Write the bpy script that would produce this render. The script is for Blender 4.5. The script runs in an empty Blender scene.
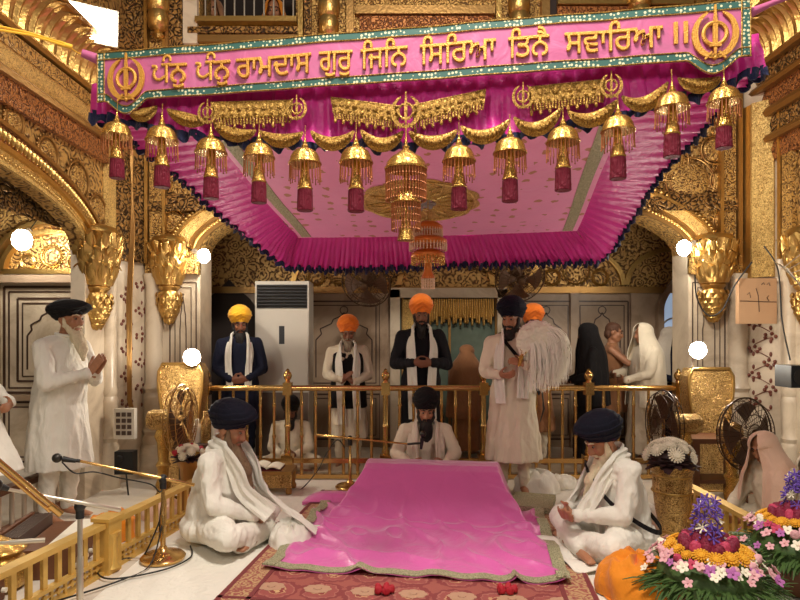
import bpy, math, random
from mathutils import Vector, Matrix, noise
random.seed(7)
PI = math.pi
V = Vector
SC = bpy.context.scene
COL = SC.collection
sin, cos = math.sin, math.cos

# ------------------------------------------------------------------ layout
F, CZ, HZ = 600.0, 1.4, 335.0           # focal length (px of 800), eye height, horizon row


def at(px, py, d):
    return V(((px - 400) / F * d, d, CZ - (py - HZ) / F * d))


def gx(px, d):
    return (px - 400) / F * d


def gz(py, d):
    return CZ - (py - HZ) / F * d


# ------------------------------------------------------------------ materials
def new_mat(name):
    m = bpy.data.materials.new(name)
    m.use_nodes = True
    nt = m.node_tree
    return m, nt, nt.nodes['Principled BSDF']


def nd(nt, typ, **kw):
    n = nt.nodes.new(typ)
    for k, v in kw.items():
        if k.startswith('i_'):
            n.inputs[k[2:].replace('_', ' ')].default_value = v
        else:
            setattr(n, k, v)
    return n


def lk(nt, a, b):
    nt.links.new(a, b)


def rgb(h, s=1.0):
    """sRGB 0-255 triple to linear rgba"""
    o = []
    for c in h:
        c = c / 255.0
        o.append((c / 12.92 if c <= 0.04045 else ((c + 0.055) / 1.055) ** 2.4) * s)
    return (o[0], o[1], o[2], 1.0)


def plain(name, col, rough=0.6, metal=0.0, bump=0.0, bscale=60.0, var=0.0, sheen=0.0, spec=0.5, trans=0.0):
    m, nt, b = new_mat(name)
    c = rgb(col)
    b.inputs['Base Color'].default_value = c
    b.inputs['Roughness'].default_value = rough
    b.inputs['Metallic'].default_value = metal
    b.inputs['Specular IOR Level'].default_value = spec
    if sheen:
        b.inputs['Sheen Weight'].default_value = sheen
    if trans:
        b.inputs['Transmission Weight'].default_value = trans
    tc = nd(nt, 'ShaderNodeTexCoord')
    if var:
        nz = nd(nt, 'ShaderNodeTexNoise', i_Scale=bscale * 0.35, i_Detail=4.0)
        lk(nt, tc.outputs['Object'], nz.inputs['Vector'])
        mx = nd(nt, 'ShaderNodeMixRGB', blend_type='MIX')
        mx.inputs[1].default_value = tuple(x * (1 - var) for x in c[:3]) + (1,)
        mx.inputs[2].default_value = tuple(min(1, x * (1 + var)) for x in c[:3]) + (1,)
        lk(nt, nz.outputs['Fac'], mx.inputs[0])
        lk(nt, mx.outputs[0], b.inputs['Base Color'])
    if bump:
        nz = nd(nt, 'ShaderNodeTexNoise', i_Scale=bscale, i_Detail=4.0)
        lk(nt, tc.outputs['Object'], nz.inputs['Vector'])
        bp = nd(nt, 'ShaderNodeBump', i_Strength=bump, i_Distance=0.01)
        lk(nt, nz.outputs['Fac'], bp.inputs['Height'])
        lk(nt, bp.outputs[0], b.inputs['Normal'])
    return m


def relief(name, scale=9.0, bright=(226, 172, 78), dark=(58, 34, 10), rings=5.0, thr=0.42, metal=0.85, rough=0.34,
           fine=2.6, bump=0.7, mixfine=0.6, warp=0.12):
    """embossed gilded metal: scrolls around round medallions, chased ground between them"""
    m, nt, b = new_mat(name)
    tc = nd(nt, 'ShaderNodeTexCoord')
    nz = nd(nt, 'ShaderNodeTexNoise', i_Scale=scale * 0.8, i_Detail=2.0)
    lk(nt, tc.outputs['Object'], nz.inputs['Vector'])
    off = nd(nt, 'ShaderNodeVectorMath', operation='MULTIPLY_ADD')
    off.inputs[1].default_value = (warp,) * 3
    lk(nt, nz.outputs['Color'], off.inputs[0])
    lk(nt, tc.outputs['Object'], off.inputs[2])
    v1 = nd(nt, 'ShaderNodeTexVoronoi', feature='F1', i_Scale=scale)
    lk(nt, off.outputs[0], v1.inputs['Vector'])
    w1 = nd(nt, 'ShaderNodeMath', operation='MULTIPLY')
    w1.inputs[1].default_value = rings * 2 * PI
    lk(nt, v1.outputs['Distance'], w1.inputs[0])
    s1 = nd(nt, 'ShaderNodeMath', operation='SINE')
    lk(nt, w1.outputs[0], s1.inputs[0])
    v2 = nd(nt, 'ShaderNodeTexVoronoi', feature='DISTANCE_TO_EDGE', i_Scale=scale * fine)
    lk(nt, off.outputs[0], v2.inputs['Vector'])
    r2 = nd(nt, 'ShaderNodeMapRange')
    r2.inputs['From Min'].default_value = 0.0
    r2.inputs['From Max'].default_value = 0.28
    r2.inputs['To Min'].default_value = -1.0
    r2.inputs['To Max'].default_value = 1.0
    lk(nt, v2.outputs['Distance'], r2.inputs['Value'])
    mixh = nd(nt, 'ShaderNodeMix', data_type='FLOAT')
    mixh.inputs[0].default_value = mixfine
    lk(nt, s1.outputs[0], mixh.inputs[2])
    lk(nt, r2.outputs[0], mixh.inputs[3])
    rp = nd(nt, 'ShaderNodeMapRange')
    rp.inputs['From Min'].default_value = thr - 0.75
    rp.inputs['From Max'].default_value = thr + 0.15
    lk(nt, mixh.outputs[0], rp.inputs['Value'])
    mx = nd(nt, 'ShaderNodeMixRGB')
    mx.inputs[1].default_value = rgb(dark)
    mx.inputs[2].default_value = rgb(bright)
    lk(nt, rp.outputs[0], mx.inputs[0])
    lk(nt, mx.outputs[0], b.inputs['Base Color'])
    b.inputs['Metallic'].default_value = metal
    b.inputs['Roughness'].default_value = rough
    bp = nd(nt, 'ShaderNodeBump', i_Strength=bump, i_Distance=0.02)
    lk(nt, rp.outputs[0], bp.inputs['Height'])
    lk(nt, bp.outputs[0], b.inputs['Normal'])
    return m


def cloth(name, col, rough=0.85, weave=0.12, fold=0.0, fscale=14.0, sheen=0.15, var=0.05, spec=0.25):
    m, nt, b = new_mat(name)
    c = rgb(col)
    tc = nd(nt, 'ShaderNodeTexCoord')
    nz = nd(nt, 'ShaderNodeTexNoise', i_Scale=7.0, i_Detail=3.0)
    lk(nt, tc.outputs['Object'], nz.inputs['Vector'])
    mx = nd(nt, 'ShaderNodeMixRGB')
    mx.inputs[1].default_value = tuple(x * (1 - var) for x in c[:3]) + (1,)
    mx.inputs[2].default_value = tuple(min(1, x * (1 + var)) for x in c[:3]) + (1,)
    lk(nt, nz.outputs['Fac'], mx.inputs[0])
    lk(nt, mx.outputs[0], b.inputs['Base Color'])
    b.inputs['Roughness'].default_value = rough
    b.inputs['Sheen Weight'].default_value = sheen
    b.inputs['Specular IOR Level'].default_value = spec
    n2 = nd(nt, 'ShaderNodeTexNoise', i_Scale=fscale, i_Detail=3.0, i_Distortion=1.2)
    mp = nd(nt, 'ShaderNodeMapping')
    mp.inputs['Scale'].default_value = (1.0, 1.0, 0.45)
    lk(nt, tc.outputs['Object'], mp.inputs['Vector'])
    lk(nt, mp.outputs[0], n2.inputs['Vector'])
    bp = nd(nt, 'ShaderNodeBump', i_Strength=0.4 + fold, i_Distance=0.03)
    lk(nt, n2.outputs['Fac'], bp.inputs['Height'])
    n3 = nd(nt, 'ShaderNodeTexNoise', i_Scale=350.0, i_Detail=1.0)
    lk(nt, tc.outputs['Object'], n3.inputs['Vector'])
    b2 = nd(nt, 'ShaderNodeBump', i_Strength=weave, i_Distance=0.002)
    lk(nt, n3.outputs['Fac'], b2.inputs['Height'])
    lk(nt, bp.outputs[0], b2.inputs['Normal'])
    lk(nt, b2.outputs[0], b.inputs['Normal'])
    return m


M = {}
M['gold'] = plain('polished_gilt', (194, 156, 90), 0.34, 0.92, 0.45, 40, 0.1)
M['gold_warm'] = plain('deep_gilt', (164, 126, 74), 0.38, 0.85, 0.3, 40, 0.1)
M['brass'] = plain('polished_brass', (208, 168, 104), 0.22, 0.95)
M['gold_bell'] = relief('chased_gilt', 42, (228, 188, 104), (150, 104, 46), 3, 0.1, 0.9, 0.27, 2.0, 0.3, 0.5)
M['relief'] = relief('gilt_scrollwork', 7.0, (200, 160, 94), (92, 62, 34), 4.2, 0.05, 0.45, 0.42, 2.8, 0.5, 0.5)
M['relief_fine'] = relief('gilt_fine_chasing', 15.0, (206, 164, 92), (92, 60, 30), 3.0, 0.05, 0.45, 0.4, 2.2, 0.5, 0.6)
M['relief_red'] = relief('red_gold_lattice', 15.0, (182, 120, 66), (88, 46, 24), 3.0, 0.1, 0.45, 0.45, 2.0, 0.7, 0.55)
M['relief_pale'] = relief('pale_gilt_ground', 30.0, (240, 206, 128), (168, 124, 64), 2.0, 0.0, 0.5, 0.4, 2.0, 0.5, 0.6)
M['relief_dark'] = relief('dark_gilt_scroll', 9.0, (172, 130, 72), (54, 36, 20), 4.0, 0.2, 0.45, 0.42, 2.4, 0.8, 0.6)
M['relief_chest'] = relief('gilt_hammered', 26.0, (218, 180, 112), (130, 94, 50), 2.5, 0.0, 0.7, 0.3, 2.0, 0.7, 0.6)
M['embroidery'] = relief('gold_thread_work', 34.0, (218, 174, 88), (138, 96, 38), 3.0, 0.1, 0.45, 0.45, 2.2, 0.8, 0.6)


def dotted(name, base, dot, scale, size):
    m, nt, b = new_mat(name)
    tc = nd(nt, 'ShaderNodeTexCoord')
    v = nd(nt, 'ShaderNodeTexVoronoi', feature='F1', i_Scale=scale, i_Randomness=0.45)
    lk(nt, tc.outputs['Object'], v.inputs['Vector'])
    lt = nd(nt, 'ShaderNodeMath', operation='LESS_THAN')
    lt.inputs[1].default_value = size
    lk(nt, v.outputs['Distance'], lt.inputs[0])
    mx = nd(nt, 'ShaderNodeMixRGB')
    mx.inputs[1].default_value = rgb(base)
    mx.inputs[2].default_value = rgb(dot)
    lk(nt, lt.outputs[0], mx.inputs[0])
    lk(nt, mx.outputs[0], b.inputs['Base Color'])
    b.inputs['Roughness'].default_value = 0.55
    return m


M['border'] = dotted('green_dotted_border', (40, 88, 80), (206, 204, 168), 48.0, 0.33)
M['border_pale'] = relief('pale_green_braid', 60.0, (190, 184, 148), (130, 132, 100), 2.0, 0.1, 0.2, 0.55, 1.8, 0.5, 0.5, 0.02)
M['white'] = cloth('white_cotton', (232, 228, 216))
M['cream'] = cloth('cream_cotton', (226, 214, 190))
M['offwhite'] = cloth('off_white_cotton', (216, 204, 186))
M['navy'] = cloth('navy_cloth', (24, 28, 48), 0.8, sheen=0.02)
M['navy_turban'] = cloth('navy_voile', (17, 18, 34), 0.85, sheen=0.02)
M['black'] = cloth('black_cloth', (22, 20, 22), 0.85, sheen=0.02)
M['black_robe'] = cloth('black_robe_cloth', (26, 25, 31), 0.8, sheen=0.02)
M['saffron'] = cloth('saffron_voile', (248, 152, 40), 0.8)
M['orange'] = cloth('orange_voile', (242, 126, 40), 0.8)
M['yellow'] = cloth('yellow_voile', (250, 186, 48), 0.8)
M['orange_cloth'] = cloth('orange_cotton', (226, 136, 30), 0.75)
M['brown_cloth'] = cloth('brown_shawl', (150, 104, 70), 0.85)
M['pinkveil'] = cloth('peach_gauze', (234, 196, 172), 0.75)
M['maroon'] = cloth('maroon_silk_thread', (104, 14, 38), 0.6, 0.3, 0.2, 40, sheen=0.02)
M['hemblue'] = cloth('navy_fringe', (26, 32, 70), 0.7, 0.3, 0.2, 60)
M['skin'] = plain('brown_skin', (168, 116, 84), 0.5, 0, 0.08, 90, 0.08)
M['skin_dark'] = plain('deep_brown_skin', (128, 80, 56), 0.5, 0, 0.08, 90, 0.08)
M['beard_white'] = plain('white_hair', (226, 210, 176), 0.75, 0, 0.8, 120, 0.1)
M['beard_grey'] = plain('grey_hair', (150, 136, 116), 0.75, 0, 0.8, 120, 0.25)
M['beard_brown'] = plain('greying_brown_hair', (126, 100, 74), 0.75, 0, 0.8, 120, 0.25)
M['beard_black'] = plain('black_hair', (30, 24, 22), 0.65, 0, 0.8, 120, 0.2)
M['eye'] = plain('dark_eye', (24, 16, 12), 0.2)
M['black_plastic'] = plain('black_plastic', (22, 22, 23), 0.45)
M['grey_metal'] = plain('dark_grey_metal', (62, 58, 54), 0.4, 0.7)
M['steel'] = plain('pale_metal', (206, 196, 180), 0.3, 0.8)
M['cable'] = plain('black_rubber', (28, 27, 26), 0.55)
M['ac_white'] = plain('cream_enamel', (206, 198, 184), 0.45, 0, 0, 40, 0.03)
M['ac_dark'] = plain('dark_vent', (38, 38, 40), 0.5)
M['fan_dark'] = plain('dark_bronze_wire', (74, 52, 34), 0.4, 0.6)
M['fan_blade'] = plain('brown_blade', (84, 58, 40), 0.45, 0.2)
M['inlay'] = plain('dark_stone_inlay', (72, 52, 42), 0.35)
M['wood'] = plain('brown_wood', (104, 62, 34), 0.5, 0, 0.2, 30, 0.2)
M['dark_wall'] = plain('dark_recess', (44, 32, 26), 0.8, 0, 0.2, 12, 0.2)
M['board'] = plain('beige_board', (196, 156, 118), 0.7, 0, 0.1, 40, 0.05)
M['sclera'] = plain('eye_white', (140, 122, 106), 0.4)
M['paper'] = plain('paper', (232, 226, 208), 0.8)
M['rope_yellow'] = plain('yellow_cord', (232, 178, 46), 0.7, 0, 0.3, 200)


def marble_mat(name, base=(204, 188, 164), vein=(180, 162, 138), rough=0.3, scale=2.2):
    m, nt, b = new_mat(name)
    tc = nd(nt, 'ShaderNodeTexCoord')
    nz = nd(nt, 'ShaderNodeTexNoise', i_Scale=scale, i_Detail=7.0, i_Roughness=0.62, i_Distortion=1.6)
    lk(nt, tc.outputs['Object'], nz.inputs['Vector'])
    cr = nd(nt, 'ShaderNodeValToRGB')
    cr.color_ramp.elements[0].position = 0.36
    cr.color_ramp.elements[0].color = rgb(vein)
    cr.color_ramp.elements[1].position = 0.56
    cr.color_ramp.elements[1].color = rgb(base)
    lk(nt, nz.outputs['Fac'], cr.inputs[0])
    lk(nt, cr.outputs[0], b.inputs['Base Color'])
    b.inputs['Roughness'].default_value = rough
    return m


M['marble'] = marble_mat('cream_marble')
M['marble_floor'] = marble_mat('white_marble_floor', (228, 220, 206), (212, 202, 186), 0.25, 1.3)
M['marble_dim'] = marble_mat('shade_toned_marble', (166, 142, 118), (146, 122, 98), 0.35)  # marble with the dimness of the passage put into its colour


def emit(name, col, strength):
    m, nt, b = new_mat(name)
    b.inputs['Base Color'].default_value = rgb(col)
    b.inputs['Emission Color'].default_value = rgb(col)
    b.inputs['Emission Strength'].default_value = strength
    return m


M['lamp'] = emit('lit_lamp', (255, 248, 228), 30.0)
M['lamp_small'] = emit('lit_lamp_small', (255, 250, 236), 60.0)
M['daylight'] = emit('daylight_glass', (176, 196, 224), 0.55)


# ------------------------------------------------------------------ mesh builder
def basis(d):
    d = d.normalized()
    a = V((0, 0, 1)) if abs(d.z) < 0.9 else V((1, 0, 0))
    x = d.cross(a).normalized()
    y = d.cross(x).normalized()
    return x, y, d


class MB:
    def __init__(s):
        s.v, s.f = [], []

    def add(s, vs, fs):
        o = len(s.v)
        s.v.extend([V(p) for p in vs])
        s.f.extend([tuple(i + o for i in f) for f in fs])
        return s

    def box(s, c, d, rot=None):
        c = V(c)
        h = V(d) / 2
        ps = [V((x * h.x, y * h.y, z * h.z)) for x in (-1, 1) for y in (-1, 1) for z in (-1, 1)]
        if rot is not None:
            ps = [rot @ p for p in ps]
        return s.add([c + p for p in ps], [(0, 1, 3, 2), (4, 6, 7, 5), (0, 4, 5, 1), (2, 3, 7, 6), (0, 2, 6, 4), (1, 5, 7, 3)])

    def bbox(s, x0, x1, y0, y1, z0, z1):
        return s.box(((x0 + x1) / 2, (y0 + y1) / 2, (z0 + z1) / 2), (x1 - x0, y1 - y0, z1 - z0))

    def rings(s, rs, close=False, cap=True):
        """loft through equal-length rings of points"""
        n = len(rs[0])
        vs = [p for r in rs for p in r]
        fs = []
        m = len(rs)
        for i in range(m if close else m - 1):
            a, b = i * n, ((i + 1) % m) * n
            for j in range(n):
                k = (j + 1) % n
                fs.append((a + j, a + k, b + k, b + j))
        if cap and not close:
            fs.append(tuple(range(n))[::-1])
            fs.append(tuple(range((m - 1) * n, m * n)))
        return s.add(vs, fs)

    def tube(s, path, r, seg=8, close=False, cap=True, flat=None, up=None):
        path = [V(p) for p in path]
        n = len(path)
        rr = r if isinstance(r, (list, tuple)) else [r] * n
        rs = []
        px = None
        for i, p in enumerate(path):
            if close:
                t = path[(i + 1) % n] - path[i - 1]
            else:
                t = path[min(i + 1, n - 1)] - path[max(i - 1, 0)]
            if t.length < 1e-9:
                t = V((0, 0, 1))
            t.normalize()
            if up is not None:
                x = t.cross(V(up))
                if x.length < 1e-6:
                    x = basis(t)[0]
                x.normalize()
                y = x.cross(t)
            elif px is None:
                x, y, _ = basis(t)
            else:
                x = px - t * px.dot(t)
                if x.length < 1e-6:
                    x = basis(t)[0]
                x.normalize()
                y = t.cross(x)
            px = x
            fx, fy = flat if flat else (1, 1)
            rs.append([p + x * (rr[i] * fx * cos(2 * PI * j / seg)) + y * (rr[i] * fy * sin(2 * PI * j / seg)) for j in range(seg)])
        return s.rings(rs, close, cap)

    def cyl(s, p0, p1, r0, r1=None, seg=12):
        return s.tube([p0, p1], [r0, r0 if r1 is None else r1], seg)

    def lathe(s, prof, c=(0, 0, 0), seg=24, mat=None, cap=True):
        c = V(c)
        rs = []
        for r, z in prof:
            ring = [V((r * cos(2 * PI * j / seg), r * sin(2 * PI * j / seg), z)) for j in range(seg)]
            if mat is not None:
                ring = [mat @ p for p in ring]
            rs.append([c + p for p in ring])
        return s.rings(rs, False, cap)

    def ell(s, c, r, seg=16, rg=10, mat=None):
        r = V(r) if not isinstance(r, (int, float)) else V((r, r, r))
        c = V(c)
        rs = []
        for i in range(rg + 1):
            a = -PI / 2 + PI * i / rg
            q = max(cos(a), 0.02)
            ring = [V((r.x * q * cos(2 * PI * j / seg), r.y * q * sin(2 * PI * j / seg), r.z * sin(a))) for j in range(seg)]
            if mat is not None:
                ring = [mat @ p for p in ring]
            rs.append([c + p for p in ring])
        return s.rings(rs)

    def cap(s, p0, p1, r0, r1=None, seg=12, flat=None, up=None):
        """round-ended tapered limb"""
        p0, p1 = V(p0), V(p1)
        r1 = r0 if r1 is None else r1
        d = p1 - p0
        if d.length < 1e-6:
            return s.ell(p0, r0, seg)
        d.normalize()
        path, rr = [], []
        for i in range(4):
            a = -PI / 2 + (PI / 2) * i / 4
            path.append(p0 + d * (r0 * sin(a)))
            rr.append(max(r0 * cos(a), r0 * 0.05))
        path.append(p0)
        rr.append(r0)
        for i in range(0, 5):
            a = (PI / 2) * i / 4
            path.append(p1 + d * (r1 * sin(a)))
            rr.append(max(r1 * cos(a), r1 * 0.05))
        return s.tube(path, rr, seg, flat=flat, up=up)

    def prism(s, poly, a0, a1, axis='y', org=(0, 0, 0)):
        """extrude a 2-D outline (u,v) along an axis"""
        org = V(org)

        def mk(u, v, w):
            return org + (V((u, w, v)) if axis == 'y' else V((w, u, v)) if axis == 'x' else V((u, v, w)))
        n = len(poly)
        vs = [mk(u, v, a0) for u, v in poly] + [mk(u, v, a1) for u, v in poly]
        fs = [(i, (i + 1) % n, n + (i + 1) % n, n + i) for i in range(n)]
        fs.append(tuple(range(n))[::-1])
        fs.append(tuple(range(n, 2 * n)))
        return s.add(vs, fs)

    def grid(s, fn, nu, nv, thick=0.0):
        vs = [V(fn(i / nu, j / nv)) for j in range(nv + 1) for i in range(nu + 1)]
        w = nu + 1
        fs = [(j * w + i, j * w + i + 1, (j + 1) * w + i + 1, (j + 1) * w + i) for j in range(nv) for i in range(nu)]
        if thick:
            nrm = [V((0, 0, 0)) for _ in vs]
            for f in fs:
                n = (vs[f[1]] - vs[f[0]]).cross(vs[f[3]] - vs[f[0]])
                for i in f:
                    nrm[i] = nrm[i] + n
            back = [p - (n.normalized() if n.length > 0 else V((0, 0, 1))) * thick for p, n in zip(vs, nrm)]
            o = len(vs)
            fb = [tuple(i + o for i in f)[::-1] for f in fs]
            edge = [j for j in range(nu + 1)] + [j * w + nu for j in range(1, nv + 1)] + \
                   [nv * w + i for i in range(nu - 1, -1, -1)] + [j * w for j in range(nv - 1, 0, -1)]
            fe = [(edge[k], edge[k] + o, edge[(k + 1) % len(edge)] + o, edge[(k + 1) % len(edge)]) for k in range(len(edge))]
            return s.add(vs + back, fs + fb + fe)
        return s.add(vs, fs)

    def strip(s, path, wid, th, nrm):
        """flat band of width wid, thickness th, lying across nrm x tangent"""
        path = [V(p) for p in path]
        n = len(path)
        rs = []
        for i, p in enumerate(path):
            t = (path[min(i + 1, n - 1)] - path[max(i - 1, 0)]).normalized()
            nn = V(nrm(i / (n - 1)) if callable(nrm) else nrm)
            sd = t.cross(nn).normalized()
            nn = sd.cross(t).normalized()
            w = (wid(i / (n - 1)) if callable(wid) else wid) / 2
            rs.append([p - sd * w - nn * th / 2, p + sd * w - nn * th / 2, p + sd * w + nn * th / 2, p - sd * w + nn * th / 2])
        return s.rings(rs)

    def mesh(s, name, smooth=35):
        me = bpy.data.meshes.new(name)
        me.from_pydata([tuple(p) for p in s.v], [], s.f)
        me.validate()
        fix_normals(me)
        if smooth:
            me.shade_smooth()
            me.set_sharp_from_angle(angle=math.radians(smooth))
        return me

    def build(s, name, mat, parent=None, smooth=35, mats=None, pick=None):
        me = s.mesh(name, smooth)
        return link(name, me, mat, parent)


def fix_normals(me):
    import bmesh
    bm = bmesh.new()
    bm.from_mesh(me)
    bmesh.ops.recalc_face_normals(bm, faces=bm.faces[:])
    bm.to_mesh(me)
    bm.free()


def link(name, me, mat, parent=None):
    o = bpy.data.objects.new(name, me)
    COL.objects.link(o)
    if mat is not None:
        me.materials.clear()
        me.materials.append(M[mat] if isinstance(mat, str) else mat)
    if parent is not None:
        o.parent = parent
    return o


def thing(name, label, cat, loc=(0, 0, 0), rz=0.0, group=None):
    o = bpy.data.objects.new(name, None)
    o.empty_display_size = 0.1
    COL.objects.link(o)
    o.location = loc
    o.rotation_euler = (0, 0, rz)
    o['label'] = label
    o['category'] = cat
    if group:
        o['group'] = group
    return o


def tag(o, label, cat, group=None):
    o['label'] = label
    o['category'] = cat
    if group:
        o['group'] = group
    return o


def struct(name, mb, mat, parent=None, smooth=35):
    o = mb.build(name, mat, parent, smooth)
    o['kind'] = 'structure'
    return o


def dup(root, loc, rz=0.0, label=None, scale=None):
    r = root.copy()
    COL.objects.link(r)
    r.location = loc
    r.rotation_euler = (0, 0, rz)
    if scale is not None:
        r.scale = (scale,) * 3
    if label:
        r['label'] = label
    for ch in list(root.children):
        c = ch.copy()
        COL.objects.link(c)
        c.parent = r
        for g in list(ch.children):
            q = g.copy()
            COL.objects.link(q)
            q.parent = c
    return r


def smooth(pts, n=8):
    pts = [V(p) for p in pts]
    o = []
    for k in range(len(pts) - 1):
        p0, p1, p2, p3 = pts[max(k - 1, 0)], pts[k], pts[k + 1], pts[min(k + 2, len(pts) - 1)]
        for i in range(n):
            f = i / n
            o.append(0.5 * ((2 * p1) + (p2 - p0) * f + (2 * p0 - 5 * p1 + 4 * p2 - p3) * f * f + (-p0 + 3 * p1 - 3 * p2 + p3) * f ** 3))
    return o + [pts[-1]]


def blob(mb, voxel=0.01, smooth=3, fold=0.0, fscale=6.0, fz=0.5):
    """melt overlapping closed shells into one continuous skin"""
    me = bpy.data.meshes.new('tmp')
    me.from_pydata([tuple(p) for p in mb.v], [], mb.f)
    fix_normals(me)
    o = bpy.data.objects.new('tmp', me)
    COL.objects.link(o)
    r = o.modifiers.new('r', 'REMESH')
    r.mode = 'VOXEL'
    r.voxel_size = voxel
    if smooth:
        q = o.modifiers.new('s', 'SMOOTH')
        q.factor = 0.5
        q.iterations = smooth
    dg = bpy.context.evaluated_depsgraph_get()
    out = bpy.data.meshes.new_from_object(o.evaluated_get(dg))
    bpy.data.objects.remove(o)
    bpy.data.meshes.remove(me)
    if fold:
        nv = len(out.vertices)
        nr = [0.0] * (3 * nv)
        cs = [0.0] * (3 * nv)
        out.vertices.foreach_get('normal', nr)
        out.vertices.foreach_get('co', cs)
        nn = noise.noise
        for i in range(nv):
            x, y, z = cs[3 * i:3 * i + 3]
            q = V((x * fscale, y * fscale, z * fscale * fz))
            q2 = q + V((nn(q * 0.6), nn(q * 0.6 + V((9, 2, 5))), 0)) * 0.9
            h = 1.0 - 2.4 * abs(nn(q2)) + 0.45 * (1.0 - 2.4 * abs(nn(q2 * 2.1 + V((3, 1, 8)))))
            h = fold * (h - 0.7)
            for k in range(3):
                cs[3 * i + k] += nr[3 * i + k] * h
        out.vertices.foreach_set('co', cs)
        out.update()
    out.shade_smooth()
    return out


def rotm(yaw=0, pitch=0, roll=0):
    """pitch>0 bows the face down; figure looks along -Y"""
    return Matrix.Rotation(yaw, 3, 'Z') @ Matrix.Rotation(pitch, 3, 'X') @ Matrix.Rotation(roll, 3, 'Y')
# ------------------------------------------------------------------ camera, world
cam = bpy.data.cameras.new('camera')
cam.sensor_width = 36.0
cam.lens = 27.0
cam.shift_y = 35.0 / 800.0
cam.clip_start = 0.05
co = bpy.data.objects.new('camera', cam)
COL.objects.link(co)
co.location = (0, 0, CZ)
co.rotation_euler = (PI / 2, 0, 0)
SC.camera = co
SC.view_settings.view_transform = 'Standard'
SC.view_settings.look = 'None'
SC.view_settings.gamma = 1.0
SC.view_settings.exposure = -0.08
SC.view_settings.use_curve_mapping = False
w = bpy.data.worlds.new('world')
SC.world = w
w.use_nodes = True
bg = w.node_tree.nodes['Background']
bg.inputs[0].default_value = (1.0, 0.88, 0.72, 1)
bg.inputs[1].default_value = 0.11

XL, XR, YB = -2.68, 3.55, 5.95          # inner faces of the three walls
XC = 0.44                                # middle of the back arch

# ------------------------------------------------------------------ floor
mb = MB().bbox(-6.5, 7.5, -1.5, 10.0, -0.12, 0.0)
floor = struct('floor', mb, 'marble_floor', smooth=0)


def arch_pts(c, half, zs, H, n=28, pw=2.0, point=0.0):
    """points along an arch from left spring to right spring"""
    o = []
    for i in range(n + 1):
        a = PI - PI * i / n
        u, z = cos(a), max(0.0, 1 - abs(cos(a)) ** pw) ** (1 / pw)
        z2 = H * z + point * max(0, 1 - abs(u) * 2.2) ** 1.5
        o.append((c + half * u, zs + z2))
    return o


def spandrel(c, half, zs, H, x0, x1, ztop, n=28):
    a = arch_pts(c, half, zs, H, n)
    return [(x0, zs)] + a + [(x1, zs), (x1, ztop), (x0, ztop)]


def arch_band(mbd, c, half, zs, H, wid, a0, a1, axis, n=36, scallop=0):
    """raised moulding following an arch, wid wide (outwards)"""
    ins = arch_pts(c, half, zs, H, n)
    out = arch_pts(c, half + wid, zs, H + wid, n)
    mbd.prism(ins + out[::-1], a0, a1, axis)


# ---- back wall: marble piers below, gilt spandrel above
ZS, HB, HALF = 2.22, 0.64, 2.42
wb = MB().prism(spandrel(XC, HALF, ZS, HB, XL - 0.4, XR + 0.4, 4.22), YB, YB + 0.35, 'y')
wall_back = struct('wall_back', wb, 'relief', smooth=0)
pm = MB()
pm.bbox(XL - 0.4, XC - HALF, YB, YB + 0.35, 0, ZS)
pm.bbox(XC + HALF, XR + 0.4, YB, YB + 0.35, 0, ZS)
struct('pier', pm, 'marble', wall_back, 0)
ab = MB()
arch_band(ab, XC, HALF, ZS, HB, 0.13, YB - 0.03, YB + 0.02, 'y')
struct('arch_moulding', ab, 'gold_warm', wall_back, 30)
ab = MB()
arch_band(ab, XC, HALF + 0.13, ZS, HB + 0.13, 0.11, YB - 0.05, YB + 0.02, 'y')
struct('arch_moulding', ab, 'relief_pale', wall_back, 30)
ab = MB()
arch_band(ab, XC, HALF + 0.24, ZS, HB + 0.24, 0.03, YB - 0.07, YB + 0.02, 'y')
struct('arch_moulding', ab, 'gold', wall_back, 30)
# beads along the arch
bd = MB()
for (hw, hh, r, n) in ((HALF + 0.065, HB + 0.065, 0.02, 120), (HALF + 0.30, HB + 0.30, 0.028, 90)):
    for x, z in arch_pts(XC, hw, ZS, hh, n):
        if x < XC - 0.9 or x > XC + 0.9:
            bd.ell((x, YB - 0.03, z), (r, r * 0.8, r), 6, 5)
struct('arch_beading', bd, 'gold', wall_back, 60)


def scroll_ring(mbd, p, r, nrm_axis, k=0.016, disc=None):
    """raised round medallion: chased disc inside beaded rings"""
    def q(u, v, w):
        return V((p[0] + u, p[1] - w, p[2] + v)) if nrm_axis == 'y' else V((p[0] + w * nrm_axis, p[1] + u, p[2] + v))
    k *= 0.7
    for rr, kk in ((r, k), (r * 0.8, k * 0.6)):
        mbd.tube([q(rr * cos(t), rr * sin(t), 0.0) for t in [2 * PI * i / 28 for i in range(28)]], kk, 6, close=True)
    n = 22
    for i in range(n):
        t = 2 * PI * i / n
        mbd.ell(q(r * 1.13 * cos(t), r * 1.13 * sin(t), 0.0), k * 0.9, 6, 5)
    if disc is not None:
        e = (r * 0.78, r * 0.13, r * 0.78) if nrm_axis == 'y' else (r * 0.13, r * 0.78, r * 0.78)
        disc.ell(q(0, 0, 0), e, 24, 8)
        for i in range(8):
            t = 2 * PI * i / 8
            mbd.ell(q(r * 0.28 * cos(t), r * 0.28 * sin(t), r * 0.11), k * 0.8, 6, 5)
        mbd.ell(q(0, 0, r * 0.12), k * 1.3, 8, 6)


ds = MB()
md = MB()
for px, py, r in ((703, 208, 0.2), (690, 182, 0.24), (668, 160, 0.2), (722, 180, 0.12), (724, 222, 0.11), (650, 178, 0.1), (715, 150, 0.14),
                  (172, 222, 0.13), (185, 190, 0.19), (176, 160, 0.13), (205, 168, 0.14), (228, 192, 0.12), (150, 215, 0.1)):
    p = at(px, py, YB - 0.012)
    scroll_ring(md, p, r, 'y', 0.017, ds)
struct('medallion', md, 'gold_warm', wall_back, 60)
struct('medallion_disc', ds, 'relief_fine', wall_back, 60)

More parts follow.
